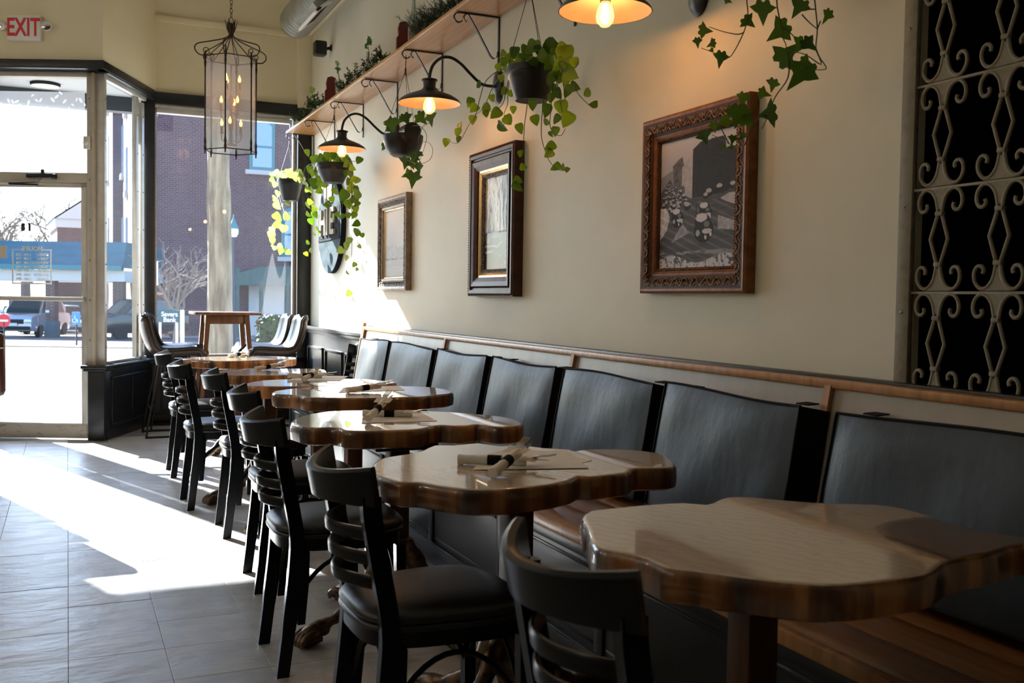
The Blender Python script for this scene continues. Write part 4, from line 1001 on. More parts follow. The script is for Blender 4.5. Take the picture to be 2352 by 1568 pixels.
# ------------------------------------------------------------------ gooseneck wall lamps
LAMPS = []
def sconce(y, label, power):
    X = 1.79; Z = 2.27
    r = thing('wall_lamp', label, 'lamp', (WX, y, Z+.13), 0, 'black gooseneck lamps along the wall')
    o = Vector((WX, y, Z+.13))
    b = MB(); b.lathe([(.062, 0), (.064, .008), (.058, .018), (.040, .026), (.014, .032), (.001, .033)], 24, Matrix.Rotation(R(-90), 4, 'Y') @ Matrix.Scale(1.5, 4, (1, 0, 0)))
    b.build('wall_plate', M['lamp_black'], r, 50)
    x0 = X-WX
    pts = smoothpts([(-.02, 0, 0), (-.08, 0, 0), (-.12, 0, .012), (-.17, 0, .050), (-.235, 0, .105), (-.295, 0, .130), (-.350, 0, .118), (-.393, 0, .075), (x0, 0, .02), (x0, 0, -.015)], 5)
    MB().tube(pts, .0085, 12).build('arm', M['lamp_black'], r, 60)
    T_ = Matrix.Translation((x0, 0, -.13))
    b = MB(); b.lathe([(.010,.140),(.016,.136),(.028,.132),(.042,.129),(.043,.122),(.035,.118),(.033,.092),(.036,.080),(.052,.068),(.088,.054),(.130,.038),(.158,.020),(.170,.005),(.171,0),(.168,0)], 40, T_)
    b.build('shade', M['lamp_black'], r, 50)
    b = MB(); b.lathe([(.168,.0),(.156,.016),(.128,.034),(.086,.049),(.050,.062),(.034,.074),(.030,.09),(.001,.092)], 40, T_); b.build('shade_lining', M['lamp_in'], r, 50)
    b = MB(); b.lathe([(.018,.09),(.020,.045),(.020,.035)], 16, T_); b.build('socket', M['lamp_black'], r, 50)
    b = MB(); b.lathe([(.014,.046),(.018,.031),(.029,.008),(.034,-.016),(.030,-.038),(.016,-.054),(.001,-.058)], 20, T_); b.build('bulb', M['bulbglass'], r, 60)
    b = MB()
    for k in range(6):
        a = k*math.pi/3; c, s = math.cos(a), math.sin(a); b.tube([T_ @ Vector((.009*c, .009*s, .028)), T_ @ Vector((.012*c, .012*s, -.028))], .0014, 5)
    b.build('filament', M['filament'], r, 0)
    l = bpy.data.lights.new('bulb_light', 'POINT'); l.energy = power; l.color = (1.0, .54, .24); l.shadow_soft_size = .02
    lo = bpy.data.objects.new('bulb_light', l); COL.objects.link(lo); lo.parent = r; lo.location = T_ @ Vector((0, 0, -.012))
    return r
sconce(7.03, 'black gooseneck lamp nearest the window, glowing above a hanging pot', 1.7)
sconce(5.15, 'black gooseneck lamp in the middle of the row, above the foggy landscape picture', 1.7)
sconce(3.22, 'largest gooseneck lamp, cut by the top of the picture left of the trailing ivy', 2.0)

# ------------------------------------------------------------------ long pine shelf and its brackets
sh = thing('wall_shelf', 'long pine shelf running high along the wall on black brackets', 'shelf', (2.07, 5.6, 2.785))
b = MB(); b.bev((-.14, -4.2, 0), (.13, 4.15, .024), .004); b.build('board', M['shelf'], sh)
BY = (9.72, 8.90, 7.95, 7.03, 6.08, 5.16, 4.24, 3.31, 2.38)
for y in BY:
    b = MB(); yy = y-5.6
    fl = Vector((0, .008, 0))
    b.bar([(.126, yy, -.27), (.126, yy, -.004)], Vector((.003, 0, 0)), fl)
    b.bar([(.128, yy, -.004), (-.115, yy, -.004)], Vector((0, 0, .003)), fl)
    h_ = [(-.115+.0-.026*math.sin(a), yy, -.032+.026*math.cos(a)) for a in [x*.42 for x in range(11)]]
    b.bar([Vector(p) for p in h_], [Vector((-math.sin(x*.42)*.003, 0, math.cos(x*.42)*.003)) for x in range(11)], fl)
    h_ = [(-.062-.022*math.sin(a), yy, -.028+.022*math.cos(a)) for a in [x*.42 for x in range(8)]]
    b.bar([Vector(p) for p in h_], [Vector((-math.sin(x*.42)*.0025, 0, math.cos(x*.42)*.0025)) for x in range(8)], fl)
    dg = smoothpts([(-.058, yy, -.008), (.00, yy, -.095), (.065, yy, -.200), (.085, yy, -.226), (.105, yy, -.230), (.12, yy, -.212), (.121, yy, -.19)], 3)
    b.bar(dg, [Vector((.0025, 0, .0018))]*len(dg), fl)
    b.build('bracket', M['steel'], sh, 30)

# ------------------------------------------------------------------ plants
def heart(n=7):
    half = [(0, .0), (.18, .10), (.40, .06), (.50, -.14), (.44, -.42), (.24, -.76), (0, -1.02)]
    vs = [(0, 0, y, 0) for _, y in half]
    pts = [(x, y, .10*x*x*4*.4-.10*(y+.4)**2) for x, y in half]; L = [(-x, y, z) for x, y, z in pts]
    mid = [(0, y, -.07-.10*(y+.4)**2) for x, y in half]
    V = mid+pts[1:6]+L[1:6]; F_ = []
    rt = [0, 7, 8, 9, 10, 11, 6]; lt = [0, 12, 13, 14, 15, 16, 6]
    for k in range(6):
        a, b_ = k, k+1
        for sd_ in (rt, lt):
            q_ = [a, b_, sd_[k+1], sd_[k]]; q2 = []
            for v in q_:
                if v not in q2: q2.append(v)
            if len(q2) > 2: F_.append(tuple(q2))
    return V, F_
def ivyleaf():
    o_ = [(.0,.02),(.16,.16),(.30,.10),(.34,-.05),(.62,-.16),(.36,-.38),(.24,-.44),(0,-1.0)]
    R_ = [(x, y, .06*abs(x)-.05*(y+.3)**2) for x, y in o_]; L_ = [(-x, y, z) for x, y, z in R_[1:-1]]
    V = [(0, -.2, -.04)]+R_+L_[::-1]; n = len(V)-1
    return V, [(0, 1+k, 1+(k+1) % n) for k in range(n)]
def sprig():
    return [(0,0,0),(.5,-.25,.1),(.55,-.8,.05),(0,-1,0),(-.5,-.8,.05),(-.5,-.25,.1)], [(0,1,2,3),(0,3,4,5)]
LEAF = {}
for nm, (V, F_), mt in (('pothos', heart(), 'pothos'), ('pale', heart(), 'pothos_pale'), ('ivy', ivyleaf(), 'ivy')):
    b = MB().add(V, F_); LEAF[nm] = b.mesh('leaf', M[mt], 60)
rl = random.Random(21)
def leaf(kind, P, size, parent, roll=None, yaw=None, pitch=None):
    """a single leaf hung by its stalk end; faces the room"""
    o = obj('leaf', LEAF[kind], parent)
    roll = rl.gauss(0, .75) if roll is None else roll
    yaw = rl.uniform(-.9, .7) if yaw is None else yaw
    pitch = rl.uniform(-.2, .7) if pitch is None else pitch
    # leaf plane x,y ; normal z. stand up: y -> Z, normal -> towards -X-Y
    base = Matrix(((.88, 0, -.47, 0), (-.47, 0, -.88, 0), (0, 1, 0, 0), (0, 0, 0, 1)))
    m4 = Matrix.Translation(P-parent.location) @ Matrix.Rotation(yaw, 4, 'Z') @ base @ Matrix.Rotation(pitch, 4, 'X') @ Matrix.Rotation(roll, 4, 'Z') @ Matrix.Scale(size, 4)
    o.matrix_local = m4 @ Matrix.Translation((0, .45, 0)); return o
def pot_profile(rt, rb, h): return [(rt*.93, h-.012), (rt, h-.004), (rt*1.03, h), (rt*1.03, h-.028), (rt*.97, h-.032), (rt*.955, h-.055), (rt*.93, h-.058), (rb, .006), (rb*.96, 0), (.001, .002)]
def hanging(label, kind, X, crop, pot, vines, leaves, hook, cords, group='hanging plants below the shelf', pale=(), bowl=False, spread=.05, wire='wire'):
    """crop: (scale, ox, oy) of the measured view; pot: rim centre px, rim half-width px, height px, base half-width px"""
    s_, ox, oy = crop; g = lambda x, y, X_=X: at(ox+x/s_, oy+y/s_, 0, X_)
    C_ = g(*pot[0]); dep = (C_-EYE).dot(RW @ Vector((0, 0, -1))); ppm = F/dep*s_
    rt = pot[1]/ppm; h = pot[2]/ppm; rb = pot[3]/ppm
    base = C_-Vector((0, 0, h))
    r = thing('hanging_plant', label, 'plant', base, 0, group)
    prof = pot_profile(rt, rb, h) if not bowl else [(rt*.94, h-.01), (rt, h), (rt*1.01, h-.006), (rt*.99, h*.72), (rt*.88, h*.38), (rt*.66, h*.10), (rt*.5, 0), (.001, .002)]
    MB().lathe(prof, 36).build('pot', M['pot'], r, 40)
    MB().lathe([(.001, h-.025), (rt*.95, h-.03)], 24).build('soil', M['soil'], r, 40)
    b = MB(); hk = Vector(hook)-base; kn = hk.lerp(Vector((0, 0, h)), .16)
    b.tube([hk+Vector((0, 0, .012)), kn], .0028, 6)
    for k in range(cords):
        a = .5+k*2*math.pi/cords; b.tube([kn, Vector((rt*math.cos(a), rt*math.sin(a), h-.005))], .0016, 5)
    b.lathe([(.001,.01),(.006,.006),(.006,-.03),(.001,-.035)], 8, Matrix.Translation(kn))
    b.build('hanger', M[wire], r, 50)
    dx = []
    for k, v in enumerate(vines):
        d_ = rl.uniform(-spread, spread); dx.append(d_)
        pts = smoothpts([g(x, y, X+d_*min(1, i*.6))-base for i, (x, y) in enumerate(v)], 4); n = len(pts)
        MB().tube(pts, [.0024-.0012*i/n for i in range(n)], 5).build('vine', M['vine'], r, 60)
    for k, lf_ in enumerate(leaves):
        x, y, sz = lf_[:3]; 
        # depth: follow the nearest vine
        best = min(((min((x-a)**2+(y-b_)**2 for a, b_ in v), j) for j, v in enumerate(vines)), default=(0, 0))
        d_ = dx[best[1]] if best[0] < 6000 and dx else rl.uniform(-rt*.8, rt*.6)
        P = g(x, y, X+d_+rl.uniform(-.012, .012))
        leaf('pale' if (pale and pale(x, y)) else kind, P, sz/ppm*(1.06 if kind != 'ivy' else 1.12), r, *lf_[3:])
    return r
c1 = (3.921, 860, 60); c2 = (4.238, 600, 330); c3 = (4.128, 1560, 0)
hanging('largest pothos with long trailing stems, between the middle and near lamps', 'pothos', 1.94, c1, ((1418,372), 222, 300, 152),
  [[(1215,380),(1110,405),(1000,500),(950,650),(905,820),(850,890),(780,1020),(740,1055),(690,1045),(655,1030)], [(1225,385),(1140,440),(1060,560),(1010,680),(960,760),(900,800)], [(1230,400),(1190,560),(1160,690),(1100,750),(1040,770)], [(1240,400),(1205,560),(1200,700),(1170,780),(1168,890)],
   [(1340,250),(1365,330),(1380,500),(1375,700),(1350,900),(1340,1100),(1330,1250),(1325,1400)], [(1560,420),(1535,560),(1520,690),(1505,850),(1505,1000),(1540,1130),(1580,1220),(1650,1290),(1735,1300)],
   [(1620,400),(1600,600),(1590,750),(1580,880),(1610,960),(1680,985),(1720,920)], [(1650,400),(1700,480),(1710,620),(1735,720)], [(1660,390),(1780,480),(1830,600),(1900,680),(1970,740)], [(1600,380),(1640,500),(1670,640),(1690,760),(1720,820)], [(1690,330),(1780,385),(1835,340),(1830,300)]],
  [(1165,245,70),(1120,375,80),(1170,330,90),(1260,240,100),(1290,265,75),(1425,190,140),(1390,270,110),(1510,340,130),(1575,190,160),(1575,270,140),(1480,230,100),(1720,270,150),(1640,250,100),(1770,430,130),(1590,480,105),(1640,430,90),(1660,350,120),(1520,580,80),(1650,610,90),(1740,590,105),(1140,470,70),(1165,590,80),(1230,610,70),(1060,650,70),(935,530,80),(860,690,100),(1000,735,95),(895,740,100),(1005,790,70),(885,845,85),(770,905,80),(750,960,80),(645,1050,85),(755,1020,70),(1090,790,115),(1205,850,105),(1150,910,115),(1250,755,65),(1425,710,90),(1310,925,90),(1450,850,90),(1550,760,115),(1545,870,70),(1630,950,80),(1590,975,55),(1690,740,120),(1735,845,120),(1640,840,85),(1590,650,80),(1805,550,90),(1910,605,75),(1970,705,65),(1580,1085,95),(1570,1150,85),(1630,1270,90),(1700,1275,65),(1735,1295,45),(1315,1150,65),(1345,1270,65),(1295,1390,80),(1292,1450,100),(1240,350,80),(1330,300,90),(1440,330,80),(1700,370,90),(1800,330,80),(1200,300,70),(1610,320,90),(1280,330,80),(1230,270,75),(1350,215,85),(1470,170,80),(1540,300,90),(1680,210,100),(1740,350,110),(1560,360,80),(1500,260,90),(1400,320,80),(1190,400,75),(1670,470,90),(1720,500,80),(1610,560,70)],
  (1.955, 4.24, 2.735), 3, spread=.07)
hanging('leafy pothos behind the lamp nearest the window, hanging before the round sign', 'pothos', 1.935, c2, ((702,195), 165, 185, 102),
  [[(560,200),(480,250),(450,450),(480,640),(490,800),(488,950),(465,1060)], [(570,200),(530,300),(560,450),(640,560),(700,610),(760,600),(800,560)], [(560,190),(450,210),(410,300),(400,480),(440,690)], [(830,190),(870,220),(890,400),(890,600),(910,780),(930,870)], [(840,200),(870,350),(880,500),(880,800),(880,1050),(862,1300),(850,1440)], [(845,200),(880,300),(910,600),(930,900),(930,1150),(920,1230)], [(820,200),(840,350),(830,450),(800,560),(780,640)], [(850,180),(900,170),(960,180)]],
  [(520,160,95),(590,130,70),(450,90,75),(660,150,80),(740,140,80),(950,165,70),(865,180,75),(560,370,105),(500,380,80),(470,250,75),(720,465,70),(690,545,60),(800,510,105),(850,590,85),(640,590,70),(850,375,70),(925,360,70),(930,500,90),(915,545,80),(920,640,70),(920,780,70),(930,870,80),(985,895,48),(860,945,55),(830,1000,70),(780,1040,70),(830,1115,50),(905,1180,48),(840,1255,50),(930,1225,34),(850,1460,60),(960,1000,36),(455,600,80),(520,630,80),(460,690,70),(530,695,70),(490,760,80),(545,830,55),(450,965,55),(480,1040,55),(440,1075,55),(700,710,55),(745,690,55),(790,710,55),(520,880,45),(570,860,36),(500,290,80),(540,250,80),(480,450,70),(560,460,70),(520,420,70),(890,240,60),(870,450,70),(610,400,70),(630,160,70),(700,120,70),(780,170,70),(825,290,60),(850,700,55),(930,590,60),(600,160,75),(640,120,70),(560,180,75),(720,170,65),(810,140,70),(830,200,70),(780,130,65),(545,310,75),(590,290,70),(870,300,70),(895,350,65),(890,430,75),(930,440,60),(475,570,70),(505,690,60),(500,540,65),(870,560,65),(900,700,60)],
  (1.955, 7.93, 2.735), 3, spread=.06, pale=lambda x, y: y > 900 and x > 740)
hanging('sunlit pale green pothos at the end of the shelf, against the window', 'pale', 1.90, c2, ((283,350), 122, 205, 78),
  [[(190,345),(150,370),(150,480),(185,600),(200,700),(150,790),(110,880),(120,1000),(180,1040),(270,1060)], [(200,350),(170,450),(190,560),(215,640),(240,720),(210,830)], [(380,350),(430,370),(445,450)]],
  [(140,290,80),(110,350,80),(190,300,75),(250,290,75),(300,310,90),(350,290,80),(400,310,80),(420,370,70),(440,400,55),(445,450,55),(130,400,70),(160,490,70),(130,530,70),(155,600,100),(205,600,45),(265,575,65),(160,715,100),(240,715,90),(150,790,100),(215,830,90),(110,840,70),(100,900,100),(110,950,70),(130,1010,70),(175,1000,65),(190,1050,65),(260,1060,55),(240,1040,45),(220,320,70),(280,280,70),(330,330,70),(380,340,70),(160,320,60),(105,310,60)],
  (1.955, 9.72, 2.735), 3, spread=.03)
iv = hanging('dark ivy in a round black bowl pot on brown cords, behind the middle lamp', 'ivy', 1.935, c1, ((258,985), 180, 190, 90),
  [[(200,985),(215,1060),(230,1130),(290,1200),(400,1240),(500,1200),(525,1110),(490,1050),(440,1040)], [(340,900),(410,900),(470,980),(450,1090),(400,1230)], [(400,1000),(385,1150),(330,1250),(350,1380)], [(150,985),(120,1030),(105,1080)], [(400,1000),(440,900),(500,870),(520,840)]],
  [(125,860,90),(165,905,130),(290,845,100),(430,840,110),(510,845,110),(110,1080,115),(250,1120,80),(280,1240,105),(350,1200,95),(400,1290,105),(340,1250,90),(290,1340,90),(345,1390,130),(395,1160,70),(240,850,80),(150,940,80)],
  (1.955, 6.08, 2.735), 3, bowl=True, spread=.04, wire='cord')
b = MB(); bl_ = iv.location; g_ = at(860+318/3.921, 60+985/3.921, 0, 1.95)-bl_
b.tube([g_+Vector((0, -.06, .02)), g_+Vector((0, .06, .02))], .055, 16); b.build('nursery_pot', M['pot'], iv, 50)
hanging('ivy with dark lobed leaves trailing from above over the gilt frame', 'ivy', 1.95, c3, ((1050,-420), 330, 330, 230),
  [[(760,-420),(640,-200),(640,0),(650,140),(610,310),(500,520),(440,540),(330,500),(210,455)], [(610,310),(550,325),(420,300),(285,255)], [(930,-420),(925,0),(950,170),(985,360),(1010,420),(1040,560)], [(985,265),(1050,310),(1100,360)], [(1200,-420),(1285,-100),(1285,0),(1310,270),(1300,480),(1390,630),(1370,660),(1260,660)], [(1300,480),(1345,610),(1200,520),(1080,490)], [(1165,140),(1230,210),(1310,275)],
   [(1040,560),(1030,740),(910,920),(850,1080),(785,1220)], [(850,1080),(770,1110),(700,1180),(640,1330),(610,1380),(530,1390),(470,1360),(400,1320),(310,1275)], [(470,1360),(400,1220),(370,1150)], [(880,80),(930,70)], [(1200,85),(1285,88)], [(1310,270),(1340,200)]],
  [(175,410,100),(255,290,140),(300,420,100),(390,570,150),(665,215,135),(795,130,200),(930,310,220),(1125,90,170),(1395,165,120),(1040,500,230),(1140,440,150),(1245,430,150),(1130,730,270),(1215,600,120),(885,815,115),(815,890,115),(835,1080,220),(600,950,130),(550,1110,220),(655,1160,140),(410,1160,140),(335,1210,100),(245,1310,150),(505,1330,90),(590,1300,90),(405,1395,60),(485,1395,60),(470,10,70),(300,475,50)],
  (1.955, 2.38, 2.735), 3, spread=.02)

# things standing on the shelf
def onshelf(px, py, X=2.06): p = at(px, py, 0, X); return p.y
ZS = 2.809
def bottle(label, y, x, h, r, m, neck=.3, group='glass bottles on the shelf', stems=(), labelled=False, cat='bottle', nm='glass_bottle'):
    t = thing(nm, label, cat, (x, y, ZS), 0, group)
    MB().lathe([(.001,.004),(r*.9,.004),(r,.012),(r,h*(1-neck)*.92),(r*.92,h*(1-neck)),(r*.42,h*(1-neck*.55)),(r*.34,h*.97),(r*.42,h*.98),(r*.42,h)], 20).build('glass', m, t, 50)
    for pts in stems: MB().tube(smoothpts(pts, 3), .0022, 5).build('stem', M['vine'], t, 60)
    if labelled: MB().lathe([(r*1.01,h*.12),(r*1.01,h*.42)], 20).build('paper_label', mat('bottle_label', (.30,.25,.20), .8), t, 60)
    return t
def sleaf(t, kind, p, size): leaf(kind, Vector(p)+t.location, size, t)
t = bottle('clear bottle with a brown label at the tip of the pine garland', 6.10, 2.01, .31, .036, M['clear'], .45, labelled=True, stems=[[(0,0,.1),(.004,0,.25),(0,.01,.33)]]); sleaf(t, 'pale', (0, .01, .345), .035)
t = bottle('slim bottle holding ivy stems on the shelf above the bowl pot', 7.19, 2.02, .21, .032, M['clear'], .5, stems=[[(0,0,.02),(.008,0,.12),(0,0,.26)], [(0,.005,.02),(-.01,0,.1),(.01,0,.21)]]); sleaf(t, 'ivy', (0,.0,.27), .06); sleaf(t, 'ivy', (0,.035,.25), .05); sleaf(t, 'ivy', (0,-.02,.29), .05)
t = bottle('small clear bottle with a single yellow bloom on the shelf end', 8.98, 2.03, .17, .036, M['clear'], .5, stems=[[(0,0,.03),(0,.01,.15),(.0,.05,.22),(0,.09,.26)]]); sleaf(t, 'pale', (0,.10,.275), .06); sleaf(t, 'ivy', (0,.02,.2), .04)
t = thing('tumbler', 'clear glass tumbler with a twisting bare stem on the shelf', 'glass', (2.02, 8.03, ZS))
MB().lathe([(.001,.006),(.030,.006),(.036,.15),(.039,.16),(.039,.163)], 22).build('glass', M['clear'], t, 50)
MB().tube(smoothpts([(0,0,.01),(.006,-.005,.10),(.0,0,.17),(.0,.045,.235),(0,.075,.235),(0,.06,.26),(0,.065,.31)], 4), .003, 6).build('stem', M['vine'], t, 60); sleaf(t, 'pale', (0,.075,.31), .05); sleaf(t, 'ivy', (0,.05,.255), .05)
t = bottle('round clear jar hanging over the window end of the shelf', 9.62, 1.985, .11, .045, M['clear'], .3, group=None, cat='jar', nm='glass_jar')
bottle('tall clear bottle on the shelf at the top of the picture, behind the garland', 4.98, 2.07, .27, .036, M['clear'], .4)
def board(label, y, x, h, w_):
    t = thing('serving_board', label, 'board', (x, y, ZS), 0, 'dark red boards on the shelf')
    pl_ = [(-w_/2,0),(w_/2,0),(w_/2,h*.45),(w_*.36,h*.55),(w_*.40,h*.75),(w_*.3,h*.95),(0,h),(-w_*.3,h*.95),(-w_*.40,h*.75),(-w_*.36,h*.55),(-w_/2,h*.45)]
    b = MB(); b.prism(pl_, -.012, .012, Matrix(((1,0,0,0),(0,0,1,0),(0,1,0,0),(0,0,0,1)))); b.build('board', M['redboard'], t, 30); return t
board('dark red rounded board beside the tumbler on the shelf', 8.22, 2.0, .23, .11)
board('dark red board edge-on beside the labelled bottle on the shelf', 6.27, 2.0, .20, .10)
def garland(label, y0, y1, kind, dens, L, x=2.03, hh=.07, seed=1):
    r_ = random.Random(seed); t = thing('garland', label, 'garland', (x, (y0+y1)/2, ZS), 0, 'greenery laid along the shelf')
    n = max(4, int((y1-y0)/.06)); sp = [Vector((r_.uniform(-.03,.03), (y0-y1)/2+(y1-y0)*k/n, .02+r_.uniform(0,.02))) for k in range(n+1)]
    MB().tube(smoothpts(sp, 2), .004, 5).build('stem', M['vine'], t, 60)
    b = MB()
    for k in range(int((y1-y0)*dens)):
        p = sp[0].lerp(sp[-1], r_.random())+Vector((r_.gauss(0,.022), 0, .01+r_.random()*.03)); d = Vector((r_.gauss(-.25,.6), r_.gauss(0,.7), r_.uniform(.15,1.2))).normalized(); ln = r_.uniform(.6,1.5)*hh
        b.tube([p, p+d*ln], .0012, 3)
        m_ = int(ln/L*(9 if kind == 'needle' else 4))+3
        for j in range(m_):
            q_ = p+d*ln*(j+1)/m_; e_ = (d*.7+Vector((r_.gauss(0,1), r_.gauss(0,1), r_.gauss(0,1))).normalized()).normalized(); sdv = e_.orthogonal().normalized()
            if kind == 'needle': b.add([q_-sdv*.0012, q_+sdv*.0012, q_+e_*L], [(0,1,2)])
            else: b.add([q_, q_+e_*L*.5+sdv*L*.28, q_+e_*L, q_+e_*L*.5-sdv*L*.28], [(0,1,2,3)])
    b.build('sprigs', M[kind if kind == 'needle' else 'box'], t, 0, kind='stuff'); return t
garland('dark pine garland on the shelf beside the labelled bottle', 4.72, 5.98, 'needle', 240, .026, x=1.99, hh=.09, seed=4)
garland('boxwood sprigs on the shelf beside the slim ivy bottle', 6.68, 7.08, 'box', 80, .022, x=1.99, hh=.07, seed=5)
garland('boxwood sprigs on the shelf between the slim bottle and the tumbler', 7.32, 7.90, 'box', 70, .022, x=1.98, hh=.065, seed=6)
garland('boxwood sprigs on the shelf between the red board and the bloom', 8.45, 8.88, 'box', 80, .022, x=1.99, hh=.08, seed=7)
garland('boxwood sprigs at the window end of the shelf', 9.08, 9.5, 'box', 70, .022, x=2.02, hh=.06, seed=8)

# ------------------------------------------------------------------ wrought-iron grille over the recess
gr = thing('iron_grille', 'beige wrought-iron grille of diamonds and scrolls over a dark recess', 'grille', (WX-.012, 1.2, 0))
gx = -WX+.012
def gv(y, z, x=0): return Vector((x, y-1.2, z))
b = MB()
for lo, hi in (((-.012, gy0-.05, gz0-.045), (.006, gy1+.045, gz0+.006)), ((-.012, gy0-.05, gz1-.006), (.006, gy1+.045, gz1+.045)), ((-.012, gy1-.004, gz0-.045), (.006, gy1+.045, gz1+.045)), ((-.012, gy0-.05, gz0-.045), (.006, gy0+.004, gz1+.045))):
    b.bev((lo[0], lo[1]-1.2, lo[2]), (hi[0], hi[1]-1.2, hi[2]), .003)
b.build('grille_frame', M['iron'], gr)
for y, z in ((gy1+.022, 1.5), (gy1+.022, 2.0), (gy1+.022, 1.2), (1.83, gz0-.022), (1.2, gz0-.022)): MB().lathe([(.001,.004),(.004,.003),(.005,0)], 8, Matrix.Translation(gv(y, z, -.012)) @ Matrix.Rotation(R(-90), 4, 'Y')).build('screw', M['chrome'], gr, 60)
bars = [.968+.2875*k for k in range(1, 8)]
for z in bars:
    b = MB(); b.bev((-.004, gy0-1.2, z-.0035), (.010, gy1-1.2+.03, z+.0035), .001); b.build('crossbar', M['iron'], gr)
PIT = .1935; colsY = [2.030-PIT*k for k in range(9)]
mb = MB(); PZ = .2875                      # one motif between two crossbars
for s in (-1, 1):
    mb.tube([(0, s*.004, .205), (0, s*.0055, .215), (0, s*.030, PZ*.5+.0), (0, s*.0055, .072), (0, s*.004, .082)][1:4], .0055, 8)
    for e_ in (-1, 1):
        z0 = .0 if e_ < 0 else PZ
        f_ = (lambda z: z) if e_ < 0 else (lambda z: PZ-z)
        pts = [(0, s*.006, f_(.078)), (0, s*.008, f_(.060)), (0, s*.016, f_(.030)), (0, s*.034, f_(.010)), (0, s*.054, f_(.008)), (0, s*.070, f_(.024)), (0, s*.074, f_(.046)), (0, s*.066, f_(.064)), (0, s*.052, f_(.066)), (0, s*.044, f_(.056)), (0, s*.047, f_(.047))]
        mb.tube(smoothpts(pts, 3), .0055, 8)
for e_ in (-1, 1):
    f_ = (lambda z: z) if e_ < 0 else (lambda z: PZ-z)
    mb.bev((-.008, -.012, min(f_(.068), f_(.080))), (.008, .012, max(f_(.068), f_(.080))), .002)
    pl_ = [(0, -.006, f_(.062)), (0, .006, f_(.062)), (0, .014, f_(.034)), (0, .032, f_(.012)), (0, .044, f_(.002)), (0, -.044, f_(.002)), (0, -.032, f_(.012)), (0, -.014, f_(.034))]
    mb.add([(x-.003, y, z) for x, y, z in pl_]+[(x+.003, y, z) for x, y, z in pl_], [tuple(range(8)), tuple(range(8, 16))[::-1]]+[(k, (k+1) % 8, 8+(k+1) % 8, 8+k) for k in range(8)])
motif = mb.mesh('scroll_motif', M['iron'], 50)
for yc in colsY:
    for k in range(7): obj('scroll_motif', motif, gr, gv(yc, .968+PZ*k+.0035))

# ------------------------------------------------------------------ lantern
LX, LY = 1.19, 8.2
ln = thing('hanging_lantern', 'tall six-sided iron lantern with seeded glass hanging on a chain', 'lantern', (LX, LY, 2.36))
HT = .725; RR = .205
hexp = [(RR*math.cos(R(10+60*k)), RR*math.sin(R(10+60*k))) for k in range(6)]
for k in range(6):
    x, y = hexp[k]; x2, y2 = hexp[(k+1) % 6]
    b = MB(); b.tube([(x, y, -.035), (x, y, HT+.03)], .0055, 6)
    b.lathe([(.001,-.03),(.007,-.012),(.011,.01),(.007,.035),(.010,.06),(.004,.10)], 8, Matrix.Translation((x, y, 0))); b.lathe([(.004,-.10),(.010,-.055),(.007,-.03),(.011,0),(.006,.02),(.001,.045)], 8, Matrix.Translation((x, y, HT)))
    b.build('corner_rod', M['rust'], ln, 60)
    b = MB(); b.tube([(x, y, 0), (x2, y2, 0)], .0045, 6); b.tube([(x, y, HT), (x2, y2, HT)], .0045, 6); b.build('rail', M['rust'], ln, 60)
    MB().add([(x*.97, y*.97, .005), (x2*.97, y2*.97, .005), (x2*.97, y2*.97, HT-.005), (x*.97, y*.97, HT-.005)], [(0,1,2,3)]).build('pane', M['lantern_glass'], ln, 0)
    ux, uy = x/RR, y/RR
    pr = [(RR, HT), (RR+.05, HT+.005), (RR+.082, HT+.045), (RR+.060, HT+.085), (RR-.03, HT+.115), (.07, HT+.150), (.022, HT+.178), (.014, HT+.20)]
    b = MB(); b.tube(smoothpts([(ux*r_, uy*r_, z) for r_, z in pr], 5), .0050, 6)
    cu = [(RR-.004+(-.010-.022*(1-a/8))*math.sin(a)+.0, HT+.040-(.010+.022*(1-a/8))*math.cos(a)) for a in [q_*.5 for q_ in range(17)]]
    b.tube([(ux*r_, uy*r_, z) for r_, z in cu], .0036, 5); b.build('scroll_arm', M['rust'], ln, 60)
    MB().tube([(x*.9, y*.9, HT), (0, 0, HT+.185)], .0035, 5).build('brace', M['rust'], ln, 60)
b = MB(); b.lathe([(.001,.165),(.012,.170),(.018,.19),(.014,.215),(.020,.225),(.014,.27),(.006,.285),(.001,.286)], 12, Matrix.Translation((0,0,HT)))
for k in range(6):
    a = k*math.pi/3; c, s = math.cos(a), math.sin(a); b.bar([(c*.012, s*.012, HT+.19), (c*.032, s*.032, HT+.235), (c*.040, s*.040, HT+.275), (c*.050, s*.050, HT+.305)], [Vector((-s, c, 0))*w_ for w_ in (.008, .012, .007, .001)], Vector((c, s, 0))*.002)
b.build('crown', M['rust'], ln, 50)
b = MB(); pr = [(0, 0, .02), (0, 0, HT*.95)]; b.tube(pr, .006, 8); b.lathe([(.001,.03),(.055,.035),(.048,.05),(.016,.07),(.012,.16),(.022,.20),(.012,.26),(.010,.36),(.026,.40),(.010,.44)], 14)
bulbs = MB()
for k in range(9):
    tier = k//3; a = k*2*math.pi/3+tier*.8+.3; z = .15+tier*.17; r_ = .085-.01*tier; x, y = r_*math.cos(a), r_*math.sin(a)
    b.tube(smoothpts([(0, 0, z-.04), (x*.5, y*.5, z-.075), (x, y, z-.05), (x, y, z)], 3), .004, 5); b.lathe([(.016,-.004),(.018,.0),(.010,.006),(.010,.055),(.001,.056)], 10, Matrix.Translation((x, y, z)))
    bl_ = MB(); bl_.lathe([(.006,.055),(.012,.07),(.013,.082),(.007,.098),(.002,.112),(.001,.114)], 10, Matrix.Translation((x, y, z))); bl_.build('candle_bulb', M['candle_glow'], ln, 60)
b.build('candelabra', mat('cream_candle', (.35,.28,.2), .6), ln, 50)
b = MB(); z = HT+.30; k = 0
